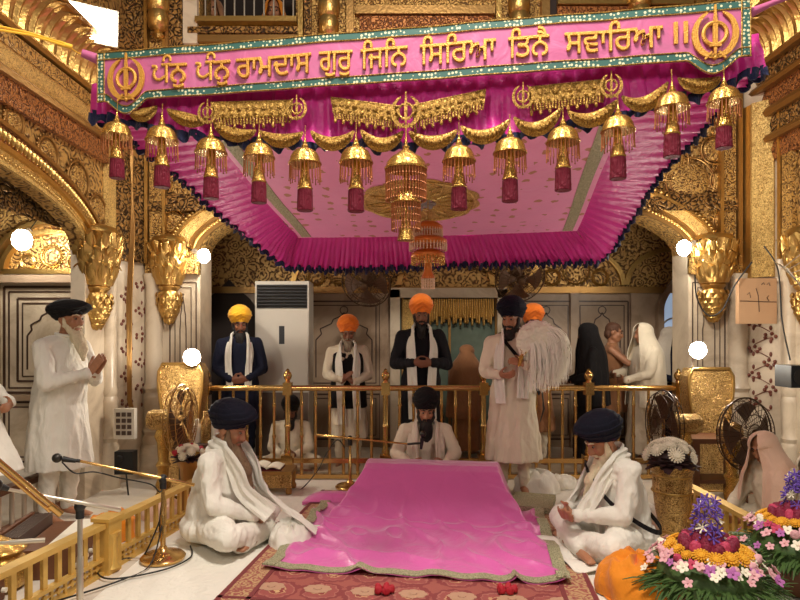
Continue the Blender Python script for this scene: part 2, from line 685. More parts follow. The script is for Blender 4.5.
# ---- left wall with its own arch
YA, HA, ZA, HL = 3.2, 1.9, 2.12, 0.46
poly = spandrel(YA, HA, ZA, HL, 0.6, 5.95, 3.5)
wl = MB().prism(poly, XL - 0.12, XL, 'x')
wl.bbox(XL - 0.3, XL - 0.02, 0.6, 5.95, 3.5, 5.2)
wall_left = struct('wall_left', wl, 'relief', smooth=0)
pm = MB().bbox(XL - 0.12, XL, YA + HA, YB, 0, ZA).bbox(XL - 0.12, XL, 0.6, YA - HA, 0, ZA)
struct('pier', pm, 'marble', wall_left, 0)
for (d0, wd, pr, mt) in ((0.0, 0.1, 0.03, 'relief_pale'), (0.1, 0.035, 0.06, 'gold'), (0.135, 0.13, 0.035, 'relief_red'), (0.265, 0.03, 0.055, 'gold_warm')):
    ab = MB()
    arch_band(ab, YA, HA + d0, ZA, HL + d0, wd, XL - 0.02, XL + pr, 'x', 44)
    struct('arch_moulding', ab, mt, wall_left, 30)
bd = MB()
for y, z in arch_pts(YA, HA + 0.2, ZA, HL + 0.2, 130):
    if y > 3.4:
        bd.ell((XL + 0.035, y, z), (0.03, 0.016, 0.045), 6, 5)
for y, z in arch_pts(YA, HA + 0.05, ZA, HL + 0.05, 150):
    if y > 3.4:
        bd.ell((XL + 0.03, y, z), 0.017, 6, 5)
struct('arch_beading', bd, 'gold', wall_left, 60)
md = MB()
ds = MB()
for y, z, r in ((4.55, 2.77, 0.13), (4.98, 2.68, 0.16), (5.3, 2.5, 0.14), (4.15, 2.88, 0.1), (5.62, 2.82, 0.15), (5.55, 2.33, 0.1)):
    scroll_ring(md, V((XL + 0.012, y, z)), r, 1, 0.016, ds)
struct('medallion', md, 'gold_warm', wall_left, 60)
struct('medallion_disc', ds, 'relief_fine', wall_left, 60)
# cornice bands of the left wall: (projection, z) outline swept along y
y0, y1 = 0.6, YB


def band(parent, mat, pts, sgn, xw, name='cornice', ya=y0, yb=y1):
    poly = [(xw + sgn * a, z) for a, z in pts]
    n = len(poly)
    vs = [V((x, ya, z)) for x, z in poly] + [V((x, yb, z)) for x, z in poly]
    fs = [(i, (i + 1) % n, n + (i + 1) % n, n + i) for i in range(n)] + [tuple(range(n))[::-1], tuple(range(n, 2 * n))]
    struct(name, MB().add(vs, fs), mat, parent, 40)


def leaf_cove(parent, sgn, xw, z0, a0, a1, h, ya, yb, step=0.17):
    """curved cornice of upright acanthus leaves"""
    mbd = MB()
    n = int((yb - ya) / step)
    for i in range(n):
        yc = ya + (i + 0.5) * step

        def fn(u, v, yc=yc):
            t = v
            wv = step * 0.5 * (0.75 + 0.25 * sin(PI * t)) if t < 0.8 else step * 0.5 * (1 - (t - 0.8) / 0.2) ** 0.6 * 0.95
            uu = (u - 0.5) * 2
            a = a0 + (a1 - a0) * (1 - cos(t * PI / 2)) + 0.03 * (1 - uu * uu) + 0.02 * t * t
            return V((xw + sgn * (a + 0.012 * cos(uu * 9)), yc + uu * wv, z0 + h * sin(t * PI / 2)))
        mbd.grid(fn, 6, 8, 0.012 * (1 if sgn > 0 else -1))
    struct('leaf_cornice', mbd, 'gold', parent, 60)
    pts = [(0, z0)] + [(a0 + (a1 - a0) * (1 - cos(t * PI / 2)), z0 + h * sin(t * PI / 2)) for t in [k / 8 for k in range(9)]] + [(0, z0 + h)]
    band(parent, 'gold_warm', pts, sgn, xw, 'cornice_cove', ya, yb)


band(wall_left, 'relief_red', [(0, 2.95), (0.05, 2.95), (0.05, 3.13), (0, 3.13)], 1, XL)
band(wall_left, 'gold_warm', [(0, 3.12), (0.08, 3.13), (0.1, 3.155), (0.08, 3.18), (0, 3.18)], 1, XL)
band(wall_left, 'relief_pale', [(0, 3.18), (0.06, 3.18), (0.1, 3.3), (0, 3.3)], 1, XL)
band(wall_left, 'relief_fine', [(0, 3.3), (0.11, 3.3), (0.13, 3.39), (0, 3.39)], 1, XL)
band(wall_left, 'inlay', [(0, 3.39), (0.1, 3.39), (0.1, 3.405), (0, 3.405)], 1, XL)
band(wall_left, 'gold', [(0, 3.405), (0.15, 3.405), (0.165, 3.43), (0.15, 3.455), (0, 3.455)], 1, XL)
leaf_cove(wall_left, 1, XL, 3.455, 0.08, 0.27, 0.3, y0, y1)
band(wall_left, 'gold_warm', [(0, 3.755), (0.3, 3.755), (0.32, 3.78), (0.3, 3.8), (0, 3.8)], 1, XL)
up = MB().bbox(XL - 0.3, XL - 0.06, 0.6, 5.95, 3.8, 5.4)
struct('upper_panel', up, 'gold_warm', wall_left, 0)

# ---- right wall
wr = MB().prism(spandrel(YA + 0.1, HA, ZA, HL, 0.6, 5.95, 5.2), XR, XR + 0.3, 'x')
wall_right = struct('wall_right', wr, 'relief', smooth=0)
struct('pier', MB().bbox(XR, XR + 0.3, YA + 0.1 + HA, YB, 0, ZA).bbox(XR, XR + 0.3, 0.6, YA + 0.1 - HA, 0, ZA), 'marble', wall_right, 0)
for (z0, z1, pr, mt) in ((3.05, 3.22, 0.05, 'relief_red'), (3.22, 3.28, 0.1, 'gold_warm'), (3.28, 3.46, 0.06, 'relief_dark'), (3.46, 3.54, 0.1, 'gold_warm'),
                         (3.54, 3.72, 0.07, 'relief_red'), (3.72, 3.78, 0.13, 'gold_warm'), (3.78, 3.92, 0.1, 'relief_dark'), (3.92, 3.98, 0.16, 'gold_warm')):
    band(wall_right, mt, [(0, z0), (pr, z0), (pr + 0.015, (z0 + z1) / 2), (pr, z1), (0, z1)], -1, XR)
leaf_cove(wall_right, -1, XR, 3.98, 0.1, 0.3, 0.32, 2.0, y1)
band(wall_right, 'gold_warm', [(0, 4.3), (0.34, 4.3), (0.36, 4.34), (0.34, 4.38), (0, 4.38)], -1, XR)
leaf_cove(wall_right, -1, XR, 4.38, 0.3, 0.5, 0.3, 2.0, y1)


# ---- corner piers: marble columns below, gilt pilasters above
def pilaster(parent, x0, x1, y, z0, z1, mat, dep=0.06):
    struct('pilaster', MB().bbox(x0, x1, y - dep, y + 0.02, z0, z1), mat, parent, 0)


def column(name, x, y, r, label_parent, z0=0.0, z1=2.0):
    prof = [(r * 1.5, z0), (r * 1.5, z0 + 0.3), (r * 1.25, z0 + 0.33), (r * 1.35, z0 + 0.38), (r * 1.1, z0 + 0.42), (r * 1.3, z0 + 0.46), (r * 1.05, z0 + 0.5),
            (r * 1.2, z0 + 0.78), (r * 1.25, z0 + 0.8), (r * 1.0, z0 + 0.84), (r * 1.22, z0 + 0.88), (r * 0.98, z0 + 0.93), (r * 0.95, z1 - 0.1), (r * 1.15, z1 - 0.06), (r * 1.2, z1)]
    struct(name, MB().lathe(prof, (x, y, 0), 20), 'marble', label_parent, 40)


# left chamfer (flower inlay) and right chamfer
chL = MB().prism([(XL, 5.58), (-2.5, YB), (XL, YB)], 0, 4.3, 'z')
struct('corner_pier', chL, 'marble', wall_back, 0)
chR = MB().prism([(XR, 5.6), (XR, YB), (3.36, YB)], 0, 4.3, 'z')
struct('corner_pier', chR, 'marble', wall_back, 0)
column('column', -2.67, 5.5, 0.068, wall_back)
column('column', -2.43, 5.93, 0.085, wall_back)
column('column', 3.34, 5.93, 0.095, wall_back)
column('column', 3.56, 5.45, 0.07, wall_back)
# upper gilt strips at the corners
struct('pilaster', MB().bbox(XL, XL + 0.05, 5.42, 5.56, 2.12, 4.3), 'relief_pale', wall_left, 0)
struct('pilaster', MB().prism([(XL + 0.01, 5.56), (XL + 0.06, 5.56), (-2.5, YB - 0.05), (-2.5, YB)], 2.1, 4.3, 'z'), 'relief_dark', wall_back, 0)
pilaster(wall_back, -2.5, -2.47, YB, 2.1, 4.3, 'gold', 0.09)
pilaster(wall_back, -2.46, -2.34, YB, 2.1, 4.3, 'relief_fine', 0.06)
pilaster(wall_back, -2.33, -2.30, YB, 2.1, 4.3, 'gold', 0.08)
pilaster(wall_back, 3.14, 3.17, YB, 2.1, 4.0, 'gold', 0.08)
pilaster(wall_back, 3.18, 3.3, YB, 2.1, 4.0, 'relief_fine', 0.06)
pilaster(wall_back, 3.31, 3.35, YB, 2.1, 4.0, 'gold_warm', 0.09)
struct('pilaster', MB().prism([(3.37, YB - 0.2), (3.5, 5.62), (3.55, 5.66), (3.42, YB)], 1.95, 3.62, 'z'), 'relief_pale', wall_back, 0)
struct('pilaster', MB().prism([(3.36, YB - 0.06), (3.39, YB - 0.2), (3.41, YB - 0.06)], 1.95, 3.62, 'z'), 'gold', wall_back, 0)
struct('pilaster', MB().bbox(XR - 0.05, XR, 5.36, 5.5, 2.1, 3.5), 'relief_fine', wall_right, 0)
struct('pilaster', MB().bbox(XR - 0.07, XR, 5.51, 5.54, 2.1, 3.5), 'gold', wall_right, 0)
# gilt springer band under the capitals
for xa, xb in ((-2.5, XC - HALF), (XC + HALF, 3.36)):
    struct('springer_band', MB().bbox(xa, xb, YB - 0.07, YB + 0.02, 2.0, 2.22), 'relief_fine', wall_back, 0)
struct('springer_band', MB().bbox(XL, XL + 0.06, YA + HA, 5.6, 1.98, 2.2), 'relief_fine', wall_left, 0)


def inlay_panel(mbd, x0, x1, z0, z1, y, motif=True, w=0.012, axis='y', sgn=-1):
    """inlaid double outline with a lobed ogee arch, on a wall facing -y (or x)"""
    def q(u, v):
        return V((u, y + sgn * 0.004, v)) if axis == 'y' else V((y + sgn * 0.004, u, v))

    def line(pts, ww=w):
        n = (0, -1, 0) if axis == 'y' else (sgn, 0, 0)
        for a, b in zip(pts[:-1], pts[1:]):
            mbd.strip([q(*a), q(*b)], ww, 0.006, n)
    for k in (0.0, 0.05):
        line([(x0 + k, z0 + k), (x1 - k, z0 + k), (x1 - k, z1 - k), (x0 + k, z1 - k), (x0 + k, z0 + k)], w if k == 0 else w * 0.6)
    if motif:
        cx, hw = (x0 + x1) / 2, (x1 - x0) / 2 - 0.1
        zt = z1 - 0.12
        h = z1 - z0
        pts = [(cx - hw, z0 + 0.12), (cx - hw, z0 + h * 0.55), (cx - hw * 0.8, z0 + h * 0.62), (cx - hw * 0.85, z0 + h * 0.68), (cx - hw * 0.45, z0 + h * 0.74),
               (cx - hw * 0.38, z0 + h * 0.79), (cx - hw * 0.1, z0 + h * 0.83), (cx, zt - 0.02)]
        pts += [(2 * cx - a, b) for a, b in pts[::-1][1:]]
        line(pts, w * 0.7)
        rr = min(0.05, hw * 0.25)
        line([(cx + rr * cos(t), zt + rr * 0.2 + rr * sin(t)) for t in [2 * PI * i / 8 for i in range(9)]], w * 0.6)


def flower_inlay(mbd, x0, x1, z0, z1, fn):
    """climbing flowers: stems, leaves and blossoms as thin slabs; fn maps (u,v) to a point"""
    nz = int((z1 - z0) / 0.12)
    for k in range(nz):
        zc = z0 + (k + 0.5) * (z1 - z0) / nz
        cx = (x0 + x1) / 2 + (0.2 if k % 2 else -0.2) * (x1 - x0)
        for i in range(5):
            t = 2 * PI * i / 5 + k
            mbd.ell(fn(cx + 0.026 * cos(t), zc + 0.026 * sin(t)), (0.019, 0.019, 0.019), 6, 4)
        mbd.tube([fn((x0 + x1) / 2 - (cx - (x0 + x1) / 2), zc - 0.08), fn((x0 + x1) / 2, zc - 0.04), fn(cx, zc - 0.015)], 0.004, 4)
        for sg in (-1, 1):
            mbd.ell(fn((x0 + x1) / 2 + sg * 0.04, zc - 0.045), (0.016, 0.01, 0.024), 6, 4)


inl = MB()
inlay_panel(inl, -2.28, -2.02, 0.9, 1.92, YB, True, 0.01)
inlay_panel(inl, 2.9, 3.22, 0.9, 1.92, YB, True, 0.01)
inlay_panel(inl, -2.28, -2.02, 0.1, 0.78, YB, False, 0.01)
inlay_panel(inl, 2.9, 3.22, 0.1, 0.78, YB, False, 0.01)
struct('inlay', inl, 'inlay', wall_back, 0)
fl = MB()
flower_inlay(fl, 0.02, 0.2, 0.7, 1.95, lambda u, v: V((XL + u * 0.98 - 0.005, 5.58 + u * (0.37 / 0.18) - 0.006, v)))
flower_inlay(fl, 0.02, 0.2, 0.7, 1.95, lambda u, v: V((3.36 + u * 0.95, YB - 0.006 - u * 1.84, v)))
struct('flower_inlay', fl, plain('red_stone_inlay', (112, 58, 44), 0.4), wall_back, 50)


# ---- acanthus capitals with pine-cone drops under each arch spring
def capital(name, c, r, h, parent, half=None):
    mbd = MB()
    n, m = 40, 14
    rs = []
    for i in range(m + 1):
        t = i / m
        prof = r * (0.55 + 0.45 * sin(PI * (0.1 + 0.62 * t)) + 0.12 * t * t * t)
        ring = []
        for j in range(n):
            a = 2 * PI * j / n
            fl_ = 1 + 0.09 * cos(10 * a + (PI if t > 0.55 else 0)) * (0.4 + t)
            ring.append(V((c[0] + prof * fl_ * cos(a), c[1] + prof * fl_ * sin(a), c[2] - h / 2 + h * t + 0.04 * r * cos(10 * a) * t)))
        rs.append(ring)
    mbd.rings(rs)
    for lev, k, zz, sc in ((0, 9, -0.3, 0.86), (1, 9, -0.02, 1.0), (0, 9, 0.26, 1.08)):      # three tiers of curled leaves
        for j in range(k):
            a = 2 * PI * (j + 0.5 * lev) / k
            dr = V((cos(a), sin(a), 0))
            sd = V((-sin(a), cos(a), 0))
            base = V(c) + dr * r * 0.66 * sc + V((0, 0, h * (zz - 0.2)))
            tip = V(c) + dr * r * 1.08 * sc + V((0, 0, h * (zz + 0.22)))
            end = V(c) + dr * r * 1.3 * sc + V((0, 0, h * (zz + 0.12)))
            mbd.tube([base, base.lerp(tip, 0.5) + dr * r * 0.08, tip, end], [r * 0.1, r * 0.22, r * 0.19, r * 0.05], 8, flat=(1.0, 0.45), up=dr)
            for q in (-1, 1):                # side scrolls
                mbd.tube([base + sd * q * r * 0.1, base.lerp(tip, 0.55) + sd * q * r * 0.24 + dr * r * 0.06, tip + sd * q * r * 0.2 - dr * r * 0.02 - V((0, 0, 0.03))], [r * 0.04, r * 0.07, r * 0.03], 6)
    mbd.lathe([(r * 0.6, h * 0.38), (r * 1.0, h * 0.5), (r * 0.9, h * 0.6), (r * 0.5, h * 0.66)], c, 24)
    struct(name, mbd, 'gold', parent, 50)
    # drop
    pd = MB()
    z0 = c[2] - h / 2
    pr = [(r * 0.5, z0 + 0.02), (r * 0.62, z0 - 0.02), (r * 0.45, z0 - 0.06), (r * 0.62, z0 - 0.11), (r * 0.66, z0 - 0.18), (r * 0.52, z0 - 0.27), (r * 0.28, z0 - 0.34), (r * 0.05, z0 - 0.39)]
    pd.lathe([(a, b - 0) for a, b in pr], (c[0], c[1], 0), 20)
    for k in range(6):                       # overlapping pointed scales
        rr = (0.66, 0.66, 0.6, 0.5, 0.38, 0.24)[k] * r
        for j in range(9):
            a = 2 * PI * (j + 0.5 * (k % 2)) / 9
            p = V((c[0] + rr * cos(a), c[1] + rr * sin(a), z0 - 0.1 - 0.048 * k))
            dr = V((cos(a), sin(a), 0))
            pd.tube([p + V((0, 0, 0.03)), p + dr * r * 0.05, p - V((0, 0, 0.045)) - dr * r * 0.03], [r * 0.1, r * 0.17, r * 0.02], 6, flat=(1, 0.4), up=dr)
    struct('pine_cone_drop', pd, 'gold', parent, 50)


capital('capital', (-2.66, 5.26, 2.06), 0.185, 0.46, wall_left)
capital('capital', (-2.27, 5.9, 2.1), 0.17, 0.42, wall_back)
capital('capital', (3.08, 5.9, 2.12), 0.19, 0.42, wall_back)
capital('capital', (3.53, 5.2, 2.06), 0.17, 0.44, wall_right)

# ---- gilt upper storey above the back wall
ub = MB()
ub.bbox(XL - 0.3, gx(200, YB), YB, YB + 0.35, 4.22, 5.3)
ub.bbox(gx(296, YB), XR + 0.4, YB, YB + 0.35, 4.22, 5.3)
ub.bbox(gx(200, YB), gx(296, YB), YB, YB + 0.35, 4.22, 4.47)
upper = struct('upper_storey', ub, 'relief_fine', wall_back, 0)


def strip_px(px0, px1, py0, py1, mat, dep, name='upper_trim', par=None):
    struct(name, MB().bbox(gx(px0, YB), gx(px1, YB), YB - dep, YB + 0.02, gz(py1, YB), gz(py0, YB)), mat, par or wall_back, 0)


strip_px(108, 114, -40, 60, 'relief_pale', 0.04)
strip_px(114, 122, -40, 60, 'gold_warm', 0.07)
strip_px(123, 146, -40, 60, 'relief_dark', 0.05)
strip_px(147, 150, -40, 60, 'gold', 0.08)
strip_px(168, 171, -40, 60, 'gold_warm', 0.08)
strip_px(171, 184, -40, 60, 'relief_dark', 0.05)
strip_px(185, 199, -40, 46, 'marble', 0.06)
strip_px(198, 298, 21, 26, 'gold', 0.1)
strip_px(190, 300, 30, 36, 'relief_dark', 0.07)
strip_px(190, 300, 37, 44, 'gold_warm', 0.05)
strip_px(299, 304, -40, 60, 'gold', 0.08)
strip_px(305, 312, -40, 60, 'relief_dark', 0.06)
strip_px(347, 354, -40, 60, 'gold_warm', 0.08)
strip_px(356, 494, -14, -2, 'gold', 0.08)
strip_px(356, 494, 9, 17, 'gold_warm', 0.07)
strip_px(360, 490, 18, 36, 'relief_red', 0.04)
strip_px(495, 500, -40, 60, 'gold', 0.08)
strip_px(540, 548, -40, 60, 'gold_warm', 0.08)
strip_px(548, 556, -40, 60, 'dark_wall', 0.02)
strip_px(556, 690, 2, 8, 'gold', 0.08)
strip_px(556, 690, 9, 22, 'relief_red', 0.05)
strip_px(692, 700, -40, 60, 'gold', 0.08)
# bulbous gilt brackets
for px, py in ((158, 10), (329, 16), (519, 12), (640, 6)):
    c = at(px, py, YB - 0.12)
    pf = [(0.02, -0.28), (0.06, -0.25), (0.04, -0.21), (0.09, -0.17), (0.1, -0.08), (0.085, -0.02), (0.1, 0.0), (0.11, 0.08), (0.1, 0.18), (0.07, 0.22), (0.1, 0.26), (0.12, 0.45)]
    struct('bulbous_bracket', MB().lathe(pf, c, 18), 'gold', wall_back, 50)

# ---- passage behind the arch
YR = 7.5
rw = MB().bbox(-2.9, 4.6, YR, YR + 0.2, 0, 1.98)
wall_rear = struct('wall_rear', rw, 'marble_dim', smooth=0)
struct('upper_panel', MB().bbox(-2.9, 4.6, YR, YR + 0.2, 1.98, 3.4), 'relief', wall_rear, 0)
struct('dado_rail', MB().bbox(-2.9, 4.6, YR - 0.06, YR, 1.92, 2.0), 'gold_warm', wall_rear, 0)
inl = MB()
for x0, x1 in ((-0.85 - 0.3, -0.25), (1.5, 2.15), (2.2, 2.85)):
    inlay_panel(inl, x0, x1, 0.75, 1.82, YR, True, 0.02)
    inlay_panel(inl, x0, x1, 0.1, 0.66, YR, False, 0.02)
struct('inlay', inl, 'inlay', wall_rear, 0)
pn = MB()
for x in (-1.22, -0.2, 1.42, 2.17, 2.92):
    pn.bbox(x - 0.05, x + 0.05, YR - 0.05, YR, 0, 1.92)
struct('marble_strip', pn, 'marble_dim', wall_rear, 0)
ceil_ = MB()
n = 14
vs, fs = [], []
for i in range(n + 1):
    a = PI * i / n
    for x in (-3.0, 4.7):
        vs.append((x, (YB + YR) / 2 + 0.85 * cos(a), 2.62 + 0.6 * sin(a)))
for i in range(n):
    fs.append((2 * i, 2 * i + 1, 2 * i + 3, 2 * i + 2))
ceil_.add(vs, fs)
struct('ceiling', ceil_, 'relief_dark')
# lunettes (round-headed gilt panels) above the marble
lu = MB()
for cx in (-0.75, 0.57, 2.2, 3.4):
    arch_band(lu, cx, 0.55, 2.02, 0.42, 0.06, YR - 0.05, YR, 'y', 24)
struct('lunette_moulding', lu, 'gold', wall_rear, 40)
lu = MB()
for cx in (-0.75, 2.2):
    for k, r in ((0, 0.16), (-0.3, 0.1), (0.3, 0.1)):
        scroll_ring(lu, V((cx + k, YR - 0.01, 2.2 if k == 0 else 2.12)), r, 'y', 0.016)
struct('medallion', lu, 'gold', wall_rear, 60)
# flat dark panel painting the shade of a niche, left; daylight arch, right
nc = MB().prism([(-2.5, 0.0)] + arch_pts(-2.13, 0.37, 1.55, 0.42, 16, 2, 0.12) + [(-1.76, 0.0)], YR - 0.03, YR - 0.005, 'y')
struct('niche_shade', nc, 'dark_wall', wall_rear, 0)
window_1 = struct('window_1', MB().prism([(3.26, 0.95)] + arch_pts(3.52, 0.26, 1.72, 0.34, 20, 1.6, 0.1) + [(3.78, 0.95)], YR - 0.05, YR - 0.012, 'y'), 'daylight', smooth=0)
wf = MB()
wf.prism(arch_pts(3.52, 0.26, 1.72, 0.34, 20, 1.6, 0.1) + arch_pts(3.52, 0.33, 1.72, 0.42, 20, 1.6, 0.12)[::-1], YR - 0.1, YR - 0.005, 'y')
wf.bbox(3.19, 3.26, YR - 0.1, YR - 0.005, 0.9, 1.72).bbox(3.78, 3.85, YR - 0.1, YR - 0.005, 0.9, 1.72).bbox(3.19, 3.85, YR - 0.12, YR - 0.005, 0.88, 0.95)
struct('window_frame', wf, 'marble_dim', window_1, 0)
wl_ = MB()
wl_.tube([(3.4 + 0.2 * cos(t), YR - 0.054, 1.35 + 0.26 * sin(t)) for t in [PI * k / 14 for k in range(15)]], 0.012, 6)
wl_.tube([(3.62 + 0.16 * cos(t), YR - 0.054, 1.3 + 0.2 * sin(t)) for t in [PI * k / 14 for k in range(15)]], 0.012, 6)
struct('window_tracery', wl_, 'steel', window_1, 50)

# doorway with its glazed gate, middle of the passage wall
DX0, DX1 = 0.0, 1.2
door_1 = struct('door_1', MB().bbox(DX0, DX1, YR - 0.02, YR - 0.004, 0.0, 1.86), plain('dim_glass', (92, 104, 92), 0.08, 0.0, 0, 40, 0.25), smooth=0)
df = MB().bbox(DX0 - 0.12, DX0, YR - 0.12, YR, 0, 1.96).bbox(DX1, DX1 + 0.12, YR - 0.12, YR, 0, 1.96).bbox(DX0 - 0.12, DX1 + 0.12, YR - 0.12, YR, 1.86, 1.98)
struct('door_frame', df, 'marble', door_1, 0)
dq = MB()
for k in range(3):
    x = DX0 + 0.02 + k * 0.58
    dq.bbox(x, x + 0.03, YR - 0.06, YR - 0.02, 0, 1.86)
struct('door_stile', dq, 'gold_warm', door_1, 0)
dv = MB()
for k in range(34):
    x = DX0 + 0.2 + 0.95 * k / 33
    L = 0.18 + 0.13 * abs(sin(k * 1.9))
    dv.cap((x, YR - 0.09, 1.84), (x, YR - 0.09, 1.84 - L), 0.012, 0.017, 6)
struct('gilt_pelmet', dv, 'gold', door_1, 60)
dl = MB().bbox(DX0 + 0.03, DX0 + 0.2, YR - 0.08, YR - 0.03, 0.9, 1.84)
struct('gilt_side_panel', dl, 'relief_pale', door_1, 0)
# dark ogee hood over the door
hd = MB()
hd.prism(arch_pts(0.6, 0.98, 1.98, 0.4, 24, 2, 0.08) + arch_pts(0.6, 0.8, 1.98, 0.26, 24, 2, 0.05)[::-1], YR - 0.14, YR - 0.01, 'y')
struct('door_hood', hd, 'relief_dark', door_1, 30)

# ---- side passage seen through the left arch
ls = MB().bbox(-6.2, XL - 0.3, 6.25, 6.45, 0, 2.0)
wall_side = struct('wall_side', ls, 'marble', smooth=0)
struct('upper_panel', MB().bbox(-6.2, XL - 0.3, 6.25, 6.45, 2.0, 3.6), 'relief', wall_side, 0)
inl = MB()
inlay_panel(inl, -4.12, -3.16, 0.8, 1.9, 6.25, False, 0.025)
inlay_panel(inl, -3.98, -3.3, 0.92, 1.78, 6.25, True, 0.022)
inlay_panel(inl, -4.12, -3.16, 0.08, 0.7, 6.25, False, 0.022)
inlay_panel(inl, -5.2, -4.25, 0.8, 1.9, 6.25, True, 0.025)
inlay_panel(inl, -5.2, -4.25, 0.08, 0.7, 6.25, False, 0.022)
struct('inlay', inl, 'inlay', wall_side, 0)
mo = MB()
mo.bbox(-6.2, XL - 0.3, 6.16, 6.25, 1.94, 2.02)
mo.bbox(-4.2, -3.08, 6.19, 6.25, 0.72, 0.78)
mo.bbox(-4.22, -4.16, 6.2, 6.25, 0, 1.94)
mo.bbox(-3.12, -3.06, 6.2, 6.25, 0, 1.94)
struct('dado_rail', mo, 'marble_dim', wall_side, 0)
lu = MB()
arch_band(lu, -3.62, 0.46, 2.06, 0.38, 0.05, 6.17, 6.25, 'y', 24)
arch_band(lu, -3.62, 0.56, 2.04, 0.5, 0.04, 6.15, 6.25, 'y', 24)
lu.bbox(-4.1, -3.1, 6.17, 6.25, 2.03, 2.08)
for k in range(3):
    scroll_ring(lu, V((-3.62 + (k - 1) * 0.25, 6.24, 2.22 if k == 1 else 2.16)), 0.11 if k == 1 else 0.075, 'y', 0.014)
struct('lunette_moulding', lu, 'gold', wall_side, 40)
vt = MB()
vs, fs = [], []
for i in range(15):
    a = PI * i / 14
    for y in (0.6, 6.3):
        vs.append((-4.6 + 1.75 * cos(a), y, 2.3 + 0.95 * sin(a)))
for i in range(14):
    fs.append((2 * i, 2 * i + 1, 2 * i + 3, 2 * i + 2))
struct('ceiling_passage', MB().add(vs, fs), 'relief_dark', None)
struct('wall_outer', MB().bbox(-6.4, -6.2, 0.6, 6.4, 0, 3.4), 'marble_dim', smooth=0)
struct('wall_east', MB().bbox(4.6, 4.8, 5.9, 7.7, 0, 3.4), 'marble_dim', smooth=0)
# marble steps / plinth along the passage
struct('baseboard_back', MB().bbox(XC - HALF, XC + HALF, YB, YB + 0.35, 0.0, 0.04), 'marble', smooth=0)
# ------------------------------------------------------------------ canopy
def silk(name, col, rough=0.38, sheen=0.3, fold=0.5, fs=9.0, motif=None, spec=0.5):
    m, nt, b = new_mat(name)
    tc = nd(nt, 'ShaderNodeTexCoord')
    c = rgb(col)
    nz = nd(nt, 'ShaderNodeTexNoise', i_Scale=4.0, i_Detail=3.0)
    lk(nt, tc.outputs['Object'], nz.inputs['Vector'])
    mx = nd(nt, 'ShaderNodeMixRGB')
    mx.inputs[1].default_value = tuple(x * 0.92 for x in c[:3]) + (1,)
    mx.inputs[2].default_value = tuple(min(1, x * 1.08) for x in c[:3]) + (1,)
    lk(nt, nz.outputs['Fac'], mx.inputs[0])
    out = mx.outputs[0]
    if motif:
        for sc, th, mc in motif:
            v = nd(nt, 'ShaderNodeTexVoronoi', feature='F1', i_Scale=sc, i_Randomness=0.3)
            fl0 = nd(nt, 'ShaderNodeVectorMath', operation='MULTIPLY')
            fl0.inputs[1].default_value = (1, 1, 0)
            lk(nt, tc.outputs['Object'], fl0.inputs[0])
            lk(nt, fl0.outputs[0], v.inputs['Vector'])
            n2 = nd(nt, 'ShaderNodeTexNoise', i_Scale=sc * 4, i_Detail=1.0)
            lk(nt, tc.outputs['Object'], n2.inputs['Vector'])
            ad = nd(nt, 'ShaderNodeMath', operation='MULTIPLY_ADD')
            ad.inputs[1].default_value = 0.35
            lk(nt, n2.outputs['Fac'], ad.inputs[0])
            lk(nt, v.outputs['Distance'], ad.inputs[2])
            lt = nd(nt, 'ShaderNodeMath', operation='LESS_THAN')
            lt.inputs[1].default_value = th + 0.17
            lk(nt, ad.outputs[0], lt.inputs[0])
            m2 = nd(nt, 'ShaderNodeMixRGB')
            m2.inputs[2].default_value = rgb(mc)
            lk(nt, out, m2.inputs[1])
            lk(nt, lt.outputs[0], m2.inputs[0])
            out = m2.outputs[0]
    lk(nt, out, b.inputs['Base Color'])
    b.inputs['Roughness'].default_value = rough
    b.inputs['Sheen Weight'].default_value = sheen
    b.inputs['Specular IOR Level'].default_value = spec
    n3 = nd(nt, 'ShaderNodeTexNoise', i_Scale=fs, i_Detail=4.0, i_Distortion=1.5)
    lk(nt, tc.outputs['Object'], n3.inputs['Vector'])
    bp = nd(nt, 'ShaderNodeBump', i_Strength=fold, i_Distance=0.03)
    lk(nt, n3.outputs['Fac'], bp.inputs['Height'])
    lk(nt, bp.outputs[0], b.inputs['Normal'])
    return m


M['pink'] = silk('pink_brocade', (238, 150, 196), 0.5, 0.2, 0.25, 7, [(7.0, 0.2, (186, 122, 84))])
M['magenta'] = silk('magenta_satin', (206, 44, 146), 0.42, 0.06, 0.25, 16)
M['banner'] = silk('pink_banner_satin', (180, 88, 134), 0.42, 0.2, 0.35, 5, None)
M['rumala'] = silk('magenta_silk_cover', (216, 102, 174), 0.36, 1.0, 0.45, 5, None, 0.6)
rb_ = M['rumala'].node_tree.nodes['Principled BSDF']
rb_.inputs['Sheen Roughness'].default_value = 0.35
rb_.inputs['Sheen Tint'].default_value = (1.0, 0.82, 0.93, 1)
M['letter'] = plain('gold_thread_lettering', (206, 150, 62), 0.5, 0.35, 0.6, 160, 0.12)

CFL, CFR = V((-1.14, 3.55, 2.6)), V((1.22, 3.2, 2.62))
CBL, CBR = at(298, 238, 5.5), at(577, 231, 5.35)


def lerp_poly(pts, t):
    """piecewise-linear by index-free parameter over cumulative length"""
    L = [0]
    for a, b in zip(pts[:-1], pts[1:]):
        L.append(L[-1] + (b - a).length)
    s = t * L[-1]
    for i in range(len(pts) - 1):
        if s <= L[i + 1] or i == len(pts) - 2:
            k = (s - L[i]) / max(1e-9, L[i + 1] - L[i])
            return pts[i].lerp(pts[i + 1], min(max(k, 0), 1))


def dfront(px):
    return 3.47 + (3.03 - 3.47) * (px - 90) / 676.0


